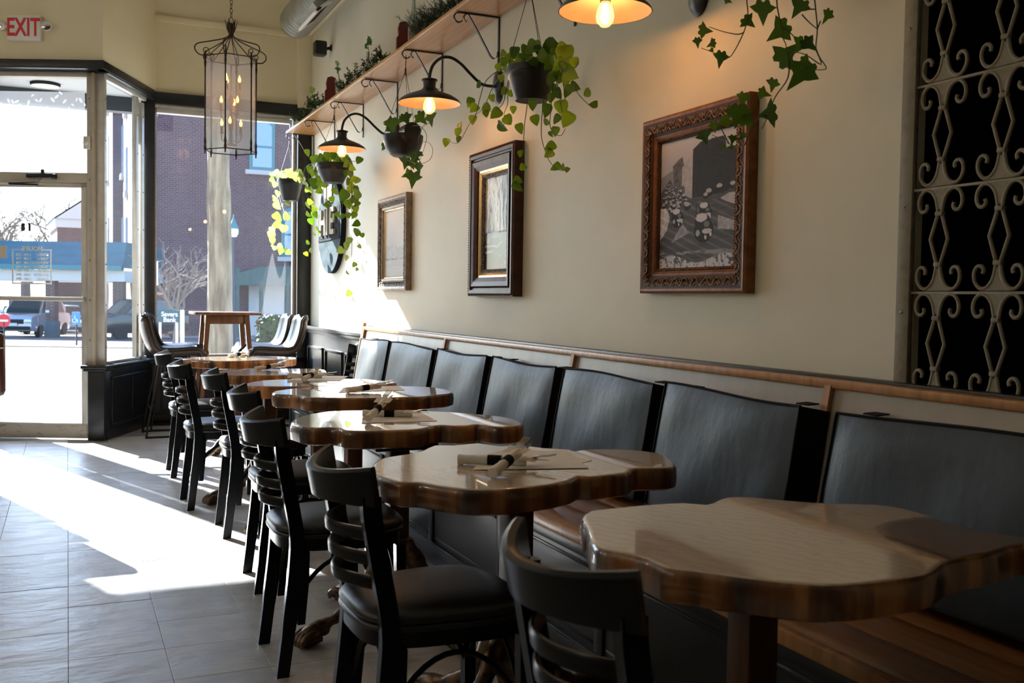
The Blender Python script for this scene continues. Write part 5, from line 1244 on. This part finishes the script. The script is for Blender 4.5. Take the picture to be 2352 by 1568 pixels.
while 2.36+z < ZC-.02:
    rot = Matrix.Translation((0, 0, z)) @ Matrix.Rotation(k*math.pi/2+.4, 4, 'Z')
    sz = .028 if k == 0 else .021
    b.tube([rot @ Vector((.011*math.cos(a)*(1.8 if k == 0 else 1), 0, sz*math.sin(a))) for a in [q_*math.pi/5 for q_ in range(10)]], .0026, 5, closed=True); z += sz*1.62; k += 1
b.build('chain', M['rust'], ln, 60)
l = bpy.data.lights.new('candle_light', 'POINT'); l.energy = .6; l.color = (1, .5, .18); l.shadow_soft_size = .06
lo = bpy.data.objects.new('candle_light', l); COL.objects.link(lo); lo.parent = ln; lo.location = (0, 0, .42)

# ------------------------------------------------------------------ exit sign, speaker, duct
ex = thing('exit_sign', 'white exit sign with red letters and two emergency lamp heads over the door', 'sign', dw(-.60, -.11, 3.342))
b = MB(); ML = frame_M(Vector((0,0,0)), U, N)
b.bev((-.135, -.045, -.100), (.135, 0, .100), .008, ML); b.build('housing', M['white'], ex)
text_on(ex, 'EXIT', .200, M['red'], -N*.047+Vector((0,0,-.002)), U, ZV, ext=.001, sx=.66, bold=.004)
for s in (-1, 1):
    b = MB(); mm = ML @ Matrix.Translation((s*.185, -.05, .018)) @ Matrix.Rotation(R(90), 4, 'X') @ Matrix.Rotation(R(s*14), 4, 'Y')
    b.lathe([(.001,-.05),(.028,-.045),(.040,-.01),(.040,.002),(.036,.006)], 20, mm); b.tube([ML @ Vector((s*.13, -.03, .01)), ML @ Vector((s*.165, -.03, .015))], .012, 8); b.build('lamp_head', M['white'], ex, 50)
    MB().lathe([(.001,.009),(.02,.009),(.036,.004)], 20, mm).build('lens', M['chrome'], ex, 50)
sp = thing('wall_speaker', 'small black speaker on the wall above the shelf end', 'speaker', (WX, 9.05, 3.46))
b = MB(); b.bev((-.16, -.06, -.065), (-.05, .06, .065), .018); b.build('cabinet', M['pot'], sp, 40)
b = MB(); b.tube([(-.07, 0, 0), (-.0, 0, .02)], .014, 8); b.lathe([(.001,.012),(.028,.01),(.03,0)], 14, Matrix.Translation((0,0,.02)) @ Matrix.Rotation(R(-90), 4, 'Y')); b.build('wall_bracket', M['steel'], sp, 50)
du = thing('air_duct', 'grey spiral air duct high along the wall with a white register', 'duct', (1.955, 9.45, 3.77))
b = MB(); prof = [(.001, 0), (.11, .002), (.146, .012), (.152, .03)]
z = .03
while z < 6.2: prof += [(.152, z+.065), (.1555, z+.070), (.1555, z+.074), (.152, z+.079)]; z += .079
b.lathe(prof, 40, Matrix.Rotation(R(90), 4, 'X')); b.build('duct_shell', M['duct'], du, 25)
b = MB(); mr = Matrix.Rotation(R(-48), 4, 'Y')      # register boot on the lower room side
mr = Matrix.Translation((-.10, -1.0, -.12)) @ Matrix.Rotation(R(-40), 4, 'Y')
b.box((-.06, -.32, -.09), (.16, .32, -.02), mr); b.build('boot', M['duct'], du, 0)
b = MB(); 
for lo, hi in (((-.09,-.36,-.10),(.19,-.30,-.075)), ((-.09,.30,-.10),(.19,.36,-.075)), ((-.09,-.36,-.10),(-.04,.36,-.075)), ((.14,-.36,-.10),(.19,.36,-.075))): b.bev(lo, hi, .003, mr)
b.build('register_frame', M['white'], du)
b = MB()
for k in range(15): b.box((-.04, -.295+k*.04, -.098), (.14, -.285+k*.04, -.078), mr)
b.build('louvre', M['column'], du, 0)

# opal globe pendants, added out of view to brighten the room
for k, (x, y) in enumerate(((-4.8, 1.5), (-4.8, 4.5), (-4.8, 7.5))):
    pt = thing('added_pendant', ('first', 'second', 'third')[k]+' added opal glass fill pendant from the back, over the open side of the room', 'lamp', (x, y, 3.3), 0, 'added fill pendants over the open side of the room')
    MB().lathe([(.001,-.15),(.075,-.13),(.13,-.075),(.15,0),(.13,.075),(.075,.13),(.04,.145)], 24).build('globe', mat('added_globe', (.9,.85,.75), .4, emit=((1.0,.80,.55), 6)), pt, 60)
    b = MB(); b.lathe([(.045,.13),(.045,.19),(.006,.20)], 16); b.tube([(0,0,.19),(0,0,ZC-3.3)], .006, 8); b.build('stem', M['steel'], pt, 50)
    l = bpy.data.lights.new('added_light', 'POINT'); l.energy = 95; l.color = (1.0, .88, .70); l.shadow_soft_size = .16
    lo = bpy.data.objects.new('added_light', l); COL.objects.link(lo); lo.parent = pt; lo.location = (0, 0, -.02)
# ------------------------------------------------------------------ the street outside
FW = Vector((.4075, .912, 0)).normalized(); RT = Vector((FW.y, -FW.x, 0))
def gz(d): return -.06 if d < 12 else (-.06-(d-12)*.0225 if d < 46 else -.825)
def gp(r_, d, dz=0): return RT*r_+FW*d+Vector((0, 0, gz(d)+dz))
def strip(d0, d1, r0, r1, m, dz, name, parent=None, **kw):
    b = MB(); ds = sorted({d0, d1, *[d for d in (12, 20, 30, 38, 46) if d0 < d < d1]})
    for a, c in zip(ds, ds[1:]): b.quad(gp(r0, a, dz), gp(r1, a, dz), gp(r1, c, dz), gp(r0, c, dz))
    return b.build(name, m, parent, 0, **kw)
g = strip(6.5, 220, -160, 160, M['concrete'], -.02, 'pavement', kind='structure')
def dpx(y): # distance at which the ground shows at image row y (near the door column)
    lo, hi = 8, 80
    for _ in range(50):
        m_ = (lo+hi)/2
        p = gp(0, m_); c = RW.transposed() @ (p-EYE); yy = CY-F*c.y/-c.z
        lo, hi = (m_, hi) if yy > y else (lo, m_)
    return lo
strip(dpx(806), dpx(787), -30, 14, M['asphalt'], .006, 'road', kind='structure')
strip(dpx(812), dpx(803), -30, 14, mat('planting_strip', (.16,.15,.14), .95, var=((.40,.38,.36), 4, .45, .6)), .012, 'verge', g)
strip(dpx(776), dpx(745), -40, 14, mat('car_park', (.36,.36,.37), .9), .004, 'car_park', g)

def brickmat(name, c1, c2, mo, scale=1.0):
    m = mat(name, c1, .85); t, b = nodes(m); tc = t.nodes.new('ShaderNodeTexCoord'); br = t.nodes.new('ShaderNodeTexBrick')
    br.inputs['Color1'].default_value = (*c1, 1); br.inputs['Color2'].default_value = (*c2, 1); br.inputs['Mortar'].default_value = (*mo, 1)
    br.inputs['Scale'].default_value = 1; br.inputs['Brick Width'].default_value = .21*scale; br.inputs['Row Height'].default_value = .076*scale; br.inputs['Mortar Size'].default_value = .010*scale; br.inputs['Bias'].default_value = 0
    mp = t.nodes.new('ShaderNodeMapping'); cb = t.nodes.new('ShaderNodeSeparateXYZ'); ad = t.nodes.new('ShaderNodeMath'); cc = t.nodes.new('ShaderNodeCombineXYZ')
    t.links.new(tc.outputs['Object'], cb.inputs[0]); t.links.new(cb.outputs[0], ad.inputs[0]); t.links.new(cb.outputs[1], ad.inputs[1])
    t.links.new(ad.outputs[0], cc.inputs[0]); t.links.new(cb.outputs[2], cc.inputs[1]); t.links.new(cc.outputs[0], br.inputs[0])
    nz = t.nodes.new('ShaderNodeTexNoise'); nz.inputs['Scale'].default_value = .6; nz.inputs['Detail'].default_value = 4
    mx = t.nodes.new('ShaderNodeMix'); mx.data_type = 'RGBA'; mx.blend_type = 'MULTIPLY'; mx.inputs[0].default_value = .5
    t.links.new(tc.outputs['Object'], nz.inputs[0]); t.links.new(br.outputs[0], mx.inputs[6]); t.links.new(nz.outputs[0], mx.inputs[7]); t.links.new(mx.outputs[2], b.inputs['Base Color']); return m
M['brick'] = brickmat('red_brick', (.165,.060,.062), (.11,.040,.044), (.22,.17,.18), 1.25)
M['brick2'] = brickmat('brown_brick', (.22,.10,.08), (.16,.07,.06), (.3,.24,.2))
M['teal'] = mat('teal_paint', (.05,.20,.22), .5)
M['bluemetal'] = mat('blue_metal', (.060,.135,.175), .6, spec=.2, var=((.08,.165,.205), (1,1,6), .4, .7))
M['cream'] = mat('cream_render', (.66,.62,.56), .8)
M['skyglass'] = mat('window_sky_glass', (.20,.30,.42), .06, spec=1.0)
M['stone'] = mat('stone_sill', (.5,.46,.42), .8)
M['bark'] = mat('tree_bark', (.30,.26,.185), .9, var=((.14,.115,.08), (9,9,1.6), .38, .62), bump=((16,16,2.4), 1.0, .05))
M['twig'] = mat('bare_twigs', (.19,.155,.13), .9)
M['green_metal'] = mat('green_awning', (.05,.11,.09), .6)
# brick building: two steps of facade
YB = 52.0
XB = at(303, 600, 1, YB).x
def ysolve(px, X):
    return at(px, 600, 0, X).y
YA = ysolve(279, XB); XA = at(259, 600, 1, YA).x; YE = ysolve(241, XA)
bb = thing('brick_building', 'big red brick building across the street with a teal arched window', 'building', (XB, YB, gz(50)))
o = Vector((XB, YB, gz(50))); HB = 17
MB().box(Vector((XB, YB, -.2))-Vector((o.x, o.y, 0)), Vector((XB+34, YB+8, HB))-Vector((o.x, o.y, 0))).build('front_block', M['brick'], bb, 0)
MB().box((XA-o.x, YA-o.y, -.2), (XB+6-o.x, YE-o.y, HB)).build('rear_block', M['brick'], bb, 0)
def arched(px0, px1, py0, py1, Y=YB, arch=.22):
    p = at(px0, py1, 1, Y)-o; q_ = at(px1, py0, 1, Y)-o; x0, x1 = sorted((p.x, q_.x)); z0, z1 = p.z, q_.z; w_ = x1-x0; pts = []
    f_ = thing  # local alias unused
    def outline(g_):
        pp = [(x0+g_, z0+g_), (x1-g_, z0+g_)]
        for k in range(9):
            t = k/8; x = x1-g_-(w_-2*g_)*t; pp.append((x, z1-g_-arch*w_*(2*t-1)**2*.9))
        return pp
    MW = Matrix(((1,0,0,0),(0,0,1,0),(0,1,0,0),(0,0,0,1)))
    w0 = MB(); w0.prism(outline(0), -.10, -.02, MW); fr_ = w0.build('window', M['teal'], bb, 0)
    g_ = MB(); g_.prism(outline(.16), -.13, -.09, MW); gp_ = g_.build('pane', M['skyglass'], fr_, 0)
    m_ = MB(); m_.box((x0+.1, -.15, (z0*.55+z1*.45)-.05), (x1-.1, -.08, (z0*.55+z1*.45)+.05)); m_.build('meeting_rail', M['teal'], fr_, 0)
    s_ = MB(); s_.box((x0-.2, -.22, z0-.22), (x1+.2, 0, z0)); s_.build('sill', M['stone'], bb, 0)
arched(572, 631, 274, 390); arched(645, 705, 478, 590); arched(430, 486, 40, 160)
def slit(X, pya, pyb, px, Yr):
    y = ysolve(px, X); z1 = at(px, pya, 0, X).z-o.z; z0 = at(px, pyb, 0, X).z-o.z
    b = MB(); b.box((X-o.x-.06, y-o.y-.55, z0), (X-o.x+.05, y-o.y+.55, z1)); wn = b.build('window', M['skyglass'], bb, 0)
    b = MB(); b.box((X-o.x-.16, y-o.y-.7, z0-.25), (X-o.x, y-o.y+.7, z0)); b.build('sill', M['stone'], bb, 0)
for px, a, b_ in ((243,330,428),(250,312,415),(243,210,275),(250,150,250),(244,505,600),(250,500,590)): slit(XA, a, b_, px, 0)
for px, a, b_ in ((283,288,400),(292,340,440),(283,500,600),(292,500,590),(291,190,255)): slit(XB, a, b_, px, 0)
# green awning and doorway at the foot of the facade
aw = thing('entrance_awning', 'dark green sloping awning at the foot of the brick building', 'awning', (XB+9, YB, gz(50)))
b = MB(); p = [at(x, y, 1, YB-2.2) for x, y in ((530,655),(530,632),(600,612),(720,612),(720,655))]; lo_ = Vector((XB+9, YB, gz(50)))
b.add([v-lo_ for v in p]+[v-lo_+Vector((0,2.1,0)) for v in p], [(0,1,2,3,4),(9,8,7,6,5)]+[(k,(k+1) % 5,5+(k+1) % 5,5+k) for k in range(5)]); b.build('roof', M['green_metal'], aw, 0)
for px in (545, 600, 660):
    q_ = at(px, 700, 1, YB-2.1)-lo_; MB().box((q_.x-.09, q_.y-.09, -.1), (q_.x+.09, q_.y+.09, 3.4)).build('post', M['green_metal'], aw, 0)
q_ = at(630, 720, 1, YB-.15)-lo_; MB().box((q_.x-1.3, -.25, 0), (q_.x+.5, -.1, 2.6)).build('doorway', M['cream'], aw, 0)
# street tree: one trunk on the near pavement
tb_ = far(505, 815, 13.2); tb_.z = -.06
tr = thing('street_tree', 'thick ridged tree trunk standing on the pavement outside the front window', 'tree', tb_)
b = MB(); rr_ = random.Random(9); n_ = 40; rows = 60; vs = []
for j in range(rows+1):
    z = 8.0*j/rows; base = .138+.10*math.exp(-z*3.2)+.012*math.sin(z*1.3)
    if 2.35 < z < 2.75: base += .010
    for i in range(n_):
        a = 2*math.pi*i/n_; rdg = .014*math.sin(9*a+1.2*math.sin(z*1.4)+.6*math.sin(3.1*z))+.007*math.sin(17*a-2*z+math.sin(5*z))
        r_ = base*(1-.012*z)+rdg; vs.append((r_*math.cos(a)-.012*z+.02*math.sin(z*.8), r_*math.sin(a), z))
b.add(vs, [(j*n_+i, j*n_+(i+1) % n_, (j+1)*n_+(i+1) % n_, (j+1)*n_+i) for j in range(rows) for i in range(n_)]); b.build('trunk', M['bark'], tr, 80)
def branches(b, p, d, L, r_, lev, rnd, tw):
    if lev == 0: return
    k = 4; pts = [p]; dd = d.copy()
    for _ in range(k):
        dd = (dd+Vector((rnd.gauss(0,.16), rnd.gauss(0,.16), rnd.gauss(.05,.10)))).normalized(); pts.append(pts[-1]+dd*L/k)
    (b if lev > 2 else tw).tube(pts, [r_*(1-.45*i/k) for i in range(k+1)], 5 if lev > 2 else 3, cap=False)
    for c in range(rnd.choice((3, 4)) if lev > 2 else rnd.choice((4, 5))):
        t = rnd.randint(1, k); q_ = pts[t]; nd = (dd+Vector((rnd.gauss(0,.75), rnd.gauss(0,.75), rnd.gauss(.25,.5)))).normalized()
        branches(b, q_, nd, L*rnd.uniform(.55,.8), r_*.56, lev-1, rnd, tw)
b = MB(); rnd = random.Random(2)
for k in range(4): branches(b, Vector((-.09,0,6.6+.35*k)), Vector((math.cos(k*1.7), math.sin(k*1.7), .9)).normalized(), 1.6, .06, 2, rnd, b)
b.build('branches', M['twig'], tr, 60)
def bare_tree(label, px, d, h, seed, lev=5, spread=1.0):
    p = far(px, 700, d); p.z = gz(d); t = thing('bare_tree', label, 'tree', p, 0, 'leafless trees across the street'); rnd = random.Random(seed)
    b = MB(); tw = MB(); b.tube([(0,0,0),(.05,0,h*.14),(.0,.05,h*.26)], [h*.03, h*.024, h*.02], 7)
    for k in range(6):
        a = k*1.05+rnd.random(); branches(b, Vector((0,0,h*(.15+.02*k))), Vector((math.cos(a)*spread, math.sin(a)*spread, .9)).normalized(), h*.25, h*.0115, lev, rnd, tw)
    b.build('trunk', M['twig'], t, 0); tw.build('twigs', M['twig'], t, 0, kind='stuff'); return t
bare_tree('wide bare tree rising behind the blue canopy, seen through the door glass', 58, 94, 17.5, 3, 5, 1.2)
bare_tree('bare tree behind the notice at the left of the door glass', -75, 104, 15, 8, 5, 1.2)
bare_tree('slim bare sapling against the brick wall left of the trunk', 405, 34, 5.2, 5, 4, .7)
# blue-roofed canopy with brick piers
D = 44
cp = thing('drive_through_canopy', 'long canopy with a sloping blue metal roof on brick piers', 'canopy', gp(-20, D))
o2 = gp(-20, D)
def fp(px, py, d): return far(px, py, d)-o2
b = MB(); T0 = [fp(x, y, d) for x, y, d in ((-230,620,44),(-230,556,47),(30,551,47),(0,618,44))]
zb = fp(60, 612, D).z; zt = fp(60, 552, D).z
L_ = fp(-260, 600, D); Rr = fp(281, 612, D); ins = FW*.5
a0 = Vector((L_.x, L_.y, zb)); a1 = Vector((Rr.x, Rr.y, zb)); back = FW*6
t0 = a0+ins+Vector((0,0,zt-zb)); t1 = a1+ins+Vector((0,0,zt-zb)); 
b.add([a0, a1, t1, t0, a0+back, a1+back, t0+back-ins*2, t1+back-ins*2], [(0,1,2,3),(1,5,7,2),(0,3,6,4),(3,2,7,6)]); b.build('roof', M['bluemetal'], cp, 0)
b = MB(); b.add([a0-FW*.1+Vector((0,0,-.12)), a1-FW*.1+Vector((0,0,-.12)), a1-FW*.1+Vector((0,0,.10)), a0-FW*.1+Vector((0,0,.10)), a0+FW*.1+Vector((0,0,-.12)), a1+FW*.1+Vector((0,0,-.12)), a1+FW*.1+Vector((0,0,.10)), a0+FW*.1+Vector((0,0,.10))], [(0,1,2,3),(7,6,5,4),(3,2,6,7),(0,4,5,1)]); b.build('gutter', M['teal'], cp, 0)
b = MB(); dz = Vector((0,0,-.48)); c0_, c1_ = a0+FW*.25+Vector((0,0,-.12)), a1+FW*.25+Vector((0,0,-.12)); b.add([c0_, c1_, c1_+dz, c0_+dz, c0_+back, c1_+back, c1_+dz+back, c0_+dz+back], [(0,1,2,3),(3,2,6,7),(1,5,6,2),(0,3,7,4)]); b.build('fascia', M['cream'], cp, 0)
for px, bw in ((105, .20), (262, .22), (-120, .2)):
    q_ = fp(px, 640, D); qa = Vector((q_.x, q_.y, 0))+FW*.6
    MM = Matrix.Translation(qa) @ frame_M(Vector((0,0,0)), RT, FW)
    b = MB(); b.box((-bw, -bw, -.1), (bw, bw, c0_.z-.1), MM); b.build('pier', M['brick2'], cp, 0)
    b = MB(); b.bev((-bw-.06, -bw-.06, -.05), (bw+.06, bw+.06, .72), .03, MM); b.build('pier_base', M['bluemetal'], cp, 0)
# retaining wall with iron railings behind the canopy
rw = thing('railing_wall', 'dark retaining wall with tall black railings under the canopy', 'wall', gp(-22, 56), kind='thing'); o3 = gp(-22, 56)
w0_ = far(20, 735, 56)-o3; w1_ = far(232, 735, 56)-o3; zt_ = (far(100, 690, 56)-o3).z
b = MB(); b.add([Vector((v.x, v.y, z))+FW*k for z in (0, zt_) for k in (0, .5) for v in (w0_, w1_)], [(0,1,5,4),(4,5,7,6),(2,6,7,3),(0,4,6,2),(1,3,7,5)]); b.build('wall', mat('dark_block', (.10,.10,.11), .9), rw, 0)
zr = (far(100, 640, 56)-o3).z; b = MB(); n_ = 60
for k in range(n_+1):
    v = w0_.lerp(w1_, k/n_); b.tube([Vector((v.x, v.y, zt_)), Vector((v.x, v.y, zr))], .022, 4)
for z in (zt_+.15, zr-.1): b.tube([Vector((w0_.x, w0_.y, z)), Vector((w1_.x, w1_.y, z))], .025, 4)
b.build('railings', M['steel'], rw, 0, kind='stuff')
# gabled house beyond
hs = thing('gabled_house', 'brick house with a blue-grey gabled roof beyond the canopy', 'house', far(165, 700, 70)); o4 = hs.location.copy()
h0 = far(131, 505, 70)-o4; h1 = far(240, 505, 70)-o4; ze = (far(160, 502, 70)-o4).z; zp = (far(190, 455, 70)-o4).z
MMh = Matrix.Translation(Vector((h0.x, h0.y, 0))) @ frame_M(Vector((0,0,0)), RT, FW) @ Matrix.Rotation(R(28), 4, 'Z'); WW = (h1-h0).length
MB().box((0, 0, -3), (WW, 8, ze-.6), MMh).build('walls', M['brick2'], hs, 0)
MB().box((-.15, -.15, ze-.6), (WW+.15, 8.1, ze), MMh).build('cornice', M['cream'], hs, 0)
b = MB(); b.add([MMh @ Vector(v) for v in ((-.3,-.3,ze),(WW+.3,-.3,ze),(WW/2,-.3,zp),(-.3,8.3,ze),(WW+.3,8.3,ze),(WW/2,8.3,zp))], [(0,2,5,3),(1,4,5,2),(3,5,4),(0,3,4,1)]); b.build('roof', M['bluemetal'], hs, 0)
b = MB(); b.add([MMh @ Vector(v) for v in ((-.1,-.31,ze),(WW+.1,-.31,ze),(WW/2,-.31,zp-.15),(-.1,-.25,ze),(WW+.1,-.25,ze),(WW/2,-.25,zp-.15))], [(0,1,2),(3,5,4),(0,3,4,1),(1,4,5,2),(2,5,3,0)]); b.build('gable', M['cream'], hs, 0)
# lamp post
p = far(536, 700, 33); p.z = gz(33)
lp = thing('street_lamp', 'dark street lamp post with a white globe and pointed cap', 'lamp post', p)
hz = (far(536, 545, 33)-p).z
b = MB(); b.lathe([(.20,0),(.20,.12),(.12,.2),(.10,.7),(.065,.8),(.05,hz-.1),(.09,hz-.05),(.10,hz),(.001,hz+.01)], 16); b.build('post', mat('lamp_navy', (.03,.045,.07), .5), lp, 40)
b = MB(); b.lathe([(.09,hz),(.15,hz+.1),(.165,hz+.2),(.15,hz+.30),(.10,hz+.36),(.001,hz+.38)], 18); b.build('globe', M['white'], lp, 60)
b = MB(); b.lathe([(.17,hz+.28),(.15,hz+.34),(.09,hz+.46),(.03,hz+.62),(.01,hz+.75),(.001,hz+.76)], 18); b.build('cap', M['teal'], lp, 40)
# bank sign, white post, hedge, parking sign
p = far(387, 780, 31); p.z = gz(31)
bs = thing('bank_sign', 'small dark teal bank sign on the lawn before the brick building', 'sign', p)
MS = frame_M(Vector((0,0,0)), RT, FW); za = (far(387, 740, 31)-p).z; zc = (far(387, 709, 31)-p).z; hwid = 24*31/F
b = MB(); b.prism([(-hwid, za), (hwid, za), (hwid, zc-.06), (hwid*.75, zc-.03), (hwid*.4, zc), (-hwid*.4, zc), (-hwid*.75, zc-.03), (-hwid, zc-.06)], -.04, .04, MS @ Matrix(((1,0,0,0),(0,0,1,0),(0,1,0,0),(0,0,0,1)))); b.build('board', mat('sign_teal', (.02,.075,.085), .6), bs, 0)
for s in (-1, 1): MB().box((s*hwid*.8-.03, -.03, 0), (s*hwid*.8+.03, .03, za), MS).build('post', M['white'], bs, 0)
for k, wd in enumerate(('Savers', 'Bank')): text_on(bs, wd, .20, M['white'], Vector((.05*RT.x, .05*RT.y, zc-.17-.17*k))-FW*.05, RT, ZV, bold=.004)
p = far(419, 788, 30); p.z = gz(30); wp = MB(); wp.bev((-.055,-.055,-.1),(.055,.055,(far(419,712,30)-p).z),.015); wp.build('bollard', M['white'], None, 30, p, label='white square post beside the bank sign', cat='post')
p = far(358, 790, 26); p.z = gz(26); ps = thing('street_sign', 'narrow white street sign plate at the left edge of the front window', 'sign', p)
z1_ = (far(358,600,26)-p).z; z0_ = (far(358,655,26)-p).z; MB().tube([(0,0,-.1),(0,0,z1_)], .025, 6).build('pole', M['steel'], ps, 0); MB().box((-.09,-.03,z0_),(.06,-.01,z1_), MS).build('plate', M['white'], ps, 0)
p = far(628, 812, 32); p.z = gz(32)
hd = thing('clipped_hedge', 'clipped green hedge by the brick building, behind the right bar stools', 'hedge', p)
b = MB(); rr_ = random.Random(4)
for k in range(900):
    u, v_, w_ = rr_.uniform(-1,1), rr_.uniform(-1,1), rr_.uniform(0,1); c = RT*u*.48+FW*v_*.4+Vector((0,0,.1+w_*1.0)); e1 = Vector((rr_.gauss(0,1),rr_.gauss(0,1),rr_.gauss(0,1))).normalized()*.09; e2 = e1.orthogonal().normalized()*.05
    b.add([c-e1, c+e2, c+e1, c-e2], [(0,1,2,3)])
b.build('leaves', M['box'], hd, 0, kind='stuff'); MB().bev((-.42,-.34,0),(.42,.34,1.0),.15, MS).build('bush_body', mat('hedge_core', (.05,.07,.02), .95), hd, 40)
p = far(176, 800, 33); p.z = gz(33); pk = thing('parking_sign', 'small blue disabled-parking sign on a short post', 'sign', p)
z1_ = (far(176,716,33)-p).z; MB().tube([(0,0,-.1),(0,0,z1_)], .03, 6).build('post', M['steel'], pk, 0); MB().bev((-.14,-.05,z1_-.42),(.14,-.03,z1_),.008, MS).build('plate', mat('sign_blue', (.05,.22,.55), .5), pk, 0)
wb = MB(); wb.tube([MS @ Vector((-.045+.07*math.cos(a), -.055, z1_-.28+.07*math.sin(a))) for a in [2.2+q_*.45 for q_ in range(11)]], .012, 5); wb.tube([MS @ Vector(v) for v in ((-.03,-.055,z1_-.12),(-.025,-.055,z1_-.24),(.04,-.055,z1_-.24),(.07,-.055,z1_-.34))], .013, 5); wb.tube([MS @ Vector((-.03,-.055,z1_-.075)), MS @ Vector((-.03,-.055,z1_-.07))], .022, 6); wb.build('wheelchair_mark', M['white'], pk, 0)
p = far(10, 800, 35); p.z = gz(35); ne = thing('road_sign', 'round red and white road sign low in front of the silver car', 'sign', p)
zc = (far(10,736,35)-p).z; MB().tube([(0,0,-.1),(0,0,zc)], .03, 6).build('post', M['steel'], ne, 0)
b = MB(); b.lathe([(.001,.02),(.23,.02)], 24, Matrix.Translation((0,0,zc)) @ MS @ Matrix.Rotation(R(90), 4, 'X'), 0); b.build('disc', M['red'], ne, 0)
MB().box((-.15,-.035,zc-.035),(.15,-.025,zc+.035), MS).build('bar', M['white'], ne, 0)
# parked cars
M['car_silver'] = mat('silver_paint', (.55,.56,.58), .25, metal=.5, coat=.8); M['car_blue'] = mat('pale_blue_paint', (.28,.42,.50), .25, metal=.3, coat=.8); M['car_dark'] = mat('dark_paint', (.02,.02,.024), .2, coat=.8)
M['car_white'] = mat('white_paint', (.7,.7,.7), .3, coat=.8); M['car_glass'] = mat('car_glass', (.03,.045,.05), .06, spec=1); M['tyre'] = mat('tyre', (.015,.015,.016), .8); M['lamp'] = mat('headlight', (.7,.72,.75), .15, metal=.4)
def car(label, px, py, d, yaw, m, suv=True):
    """local x across, y towards the tail, front at y = 0"""
    p = far(px, py, d); p.z = gz(d); r = thing('parked_car', label, 'car', p, math.atan2(RT.y, RT.x)+yaw, 'cars parked across the street'); H_ = 1.75 if suv else 1.42; hb = 1.02 if suv else .86
    def body(secs):
        b = MB(); vs = []; 
        for y, hw, z0, z1 in secs: vs += [(-hw*.94, y, z0), (hw*.94, y, z0), (hw, y, z0+(z1-z0)*.45), (hw*.95, y, z1-.04), (hw*.85, y, z1), (-hw*.85, y, z1), (-hw*.95, y, z1-.04), (-hw, y, z0+(z1-z0)*.45)]
        k = len(secs); fs = [tuple(range(8))[::-1], tuple((k-1)*8+j for j in range(8))]
        for i in range(k-1):
            for j in range(8): fs.append((i*8+j, i*8+(j+1) % 8, (i+1)*8+(j+1) % 8, (i+1)*8+j))
        return b.add(vs, fs)
    body([(0,.84,.32,hb-.22),(.12,.90,.28,hb-.08),(.5,.93,.26,hb),(1.2,.93,.26,hb+.04),(3.4,.93,.26,hb+.06),(4.4,.90,.28,hb+.02),(4.6,.82,.36,hb-.2)]).build('body', m, r, 35)
    body([(1.15,.80,hb-.05,hb+.02),(1.85,.72,hb-.05,H_-.06),(2.4,.70,hb-.05,H_),(3.6,.70,hb-.05,H_-.03),(4.3 if suv else 4.1,.72,hb-.05,H_-.35)]).build('cabin', m, r, 35)
    b = MB(); b.add([(-.70,1.16,hb+.04),(.70,1.16,hb+.04),(.62,1.79,H_-.10),(-.62,1.79,H_-.10)], [(0,1,2,3)])
    for s in (-1, 1): b.add([(s*.795,1.45,hb+.04),(s*.775,3.9,hb+.04),(s*.72,3.6,H_-.12),(s*.735,2.0,H_-.10)], [(0,1,2,3)])
    b.add([(-.66,4.31,hb),(.66,4.31,hb),(.6,4.2,H_-.25),(-.6,4.2,H_-.25)], [(0,1,2,3)])
    for i, v in enumerate(b.v): b.v[i] = (v[0]*1.02, v[1]-.012 if v[1] < 2 and abs(v[0]) < .71 else v[1], v[2]+.005)
    b.build('glass', M['car_glass'], r, 0)
    b = MB(); b.bev((-.52,-.03,hb-.42),(.52,.05,hb-.22),.02); b.bev((-.8,-.05,.33),(.8,.06,.50),.03); b.build('grille', M['tyre'], r)
    for s in (-1, 1):
        MB().bev((s*.70-.15,-.02,hb-.40),(s*.70+.15,.10,hb-.20),.04).build('headlight', M['lamp'], r, 40)
        b = MB(); b.bev((s*.99-.09,1.35,hb+.02),(s*.99+.09,1.5,hb+.18),.03); b.build('mirror', m, r, 40)
        for y in (.85, 3.65): MB().lathe([(.001,-.11),(.2,-.11),(.33,-.09),(.345,0),(.33,.09),(.001,.11)], 20, Matrix.Translation((s*.82, y, .345)) @ Matrix.Rotation(R(90), 4, 'Y')).build('wheel', M['tyre'], r, 50)
    MB().box((-.26,-.06,.52),(.26,-.045,.64)).build('number_plate', M['white'], r, 0)
    return r
car('silver car facing the door, behind the round road sign', 26, 778, 43, R(4), M['car_silver'])
car('pale blue car parked behind the silver one', 62, 752, 49, R(-6), M['car_blue'], False)
car('dark red-and-white lit car parked beside the blue parking sign', 208, 772, 42, R(-32), M['car_dark'])
car('white car parked behind the railings under the canopy', 152, 690, 60, R(70), M['car_white'], False)
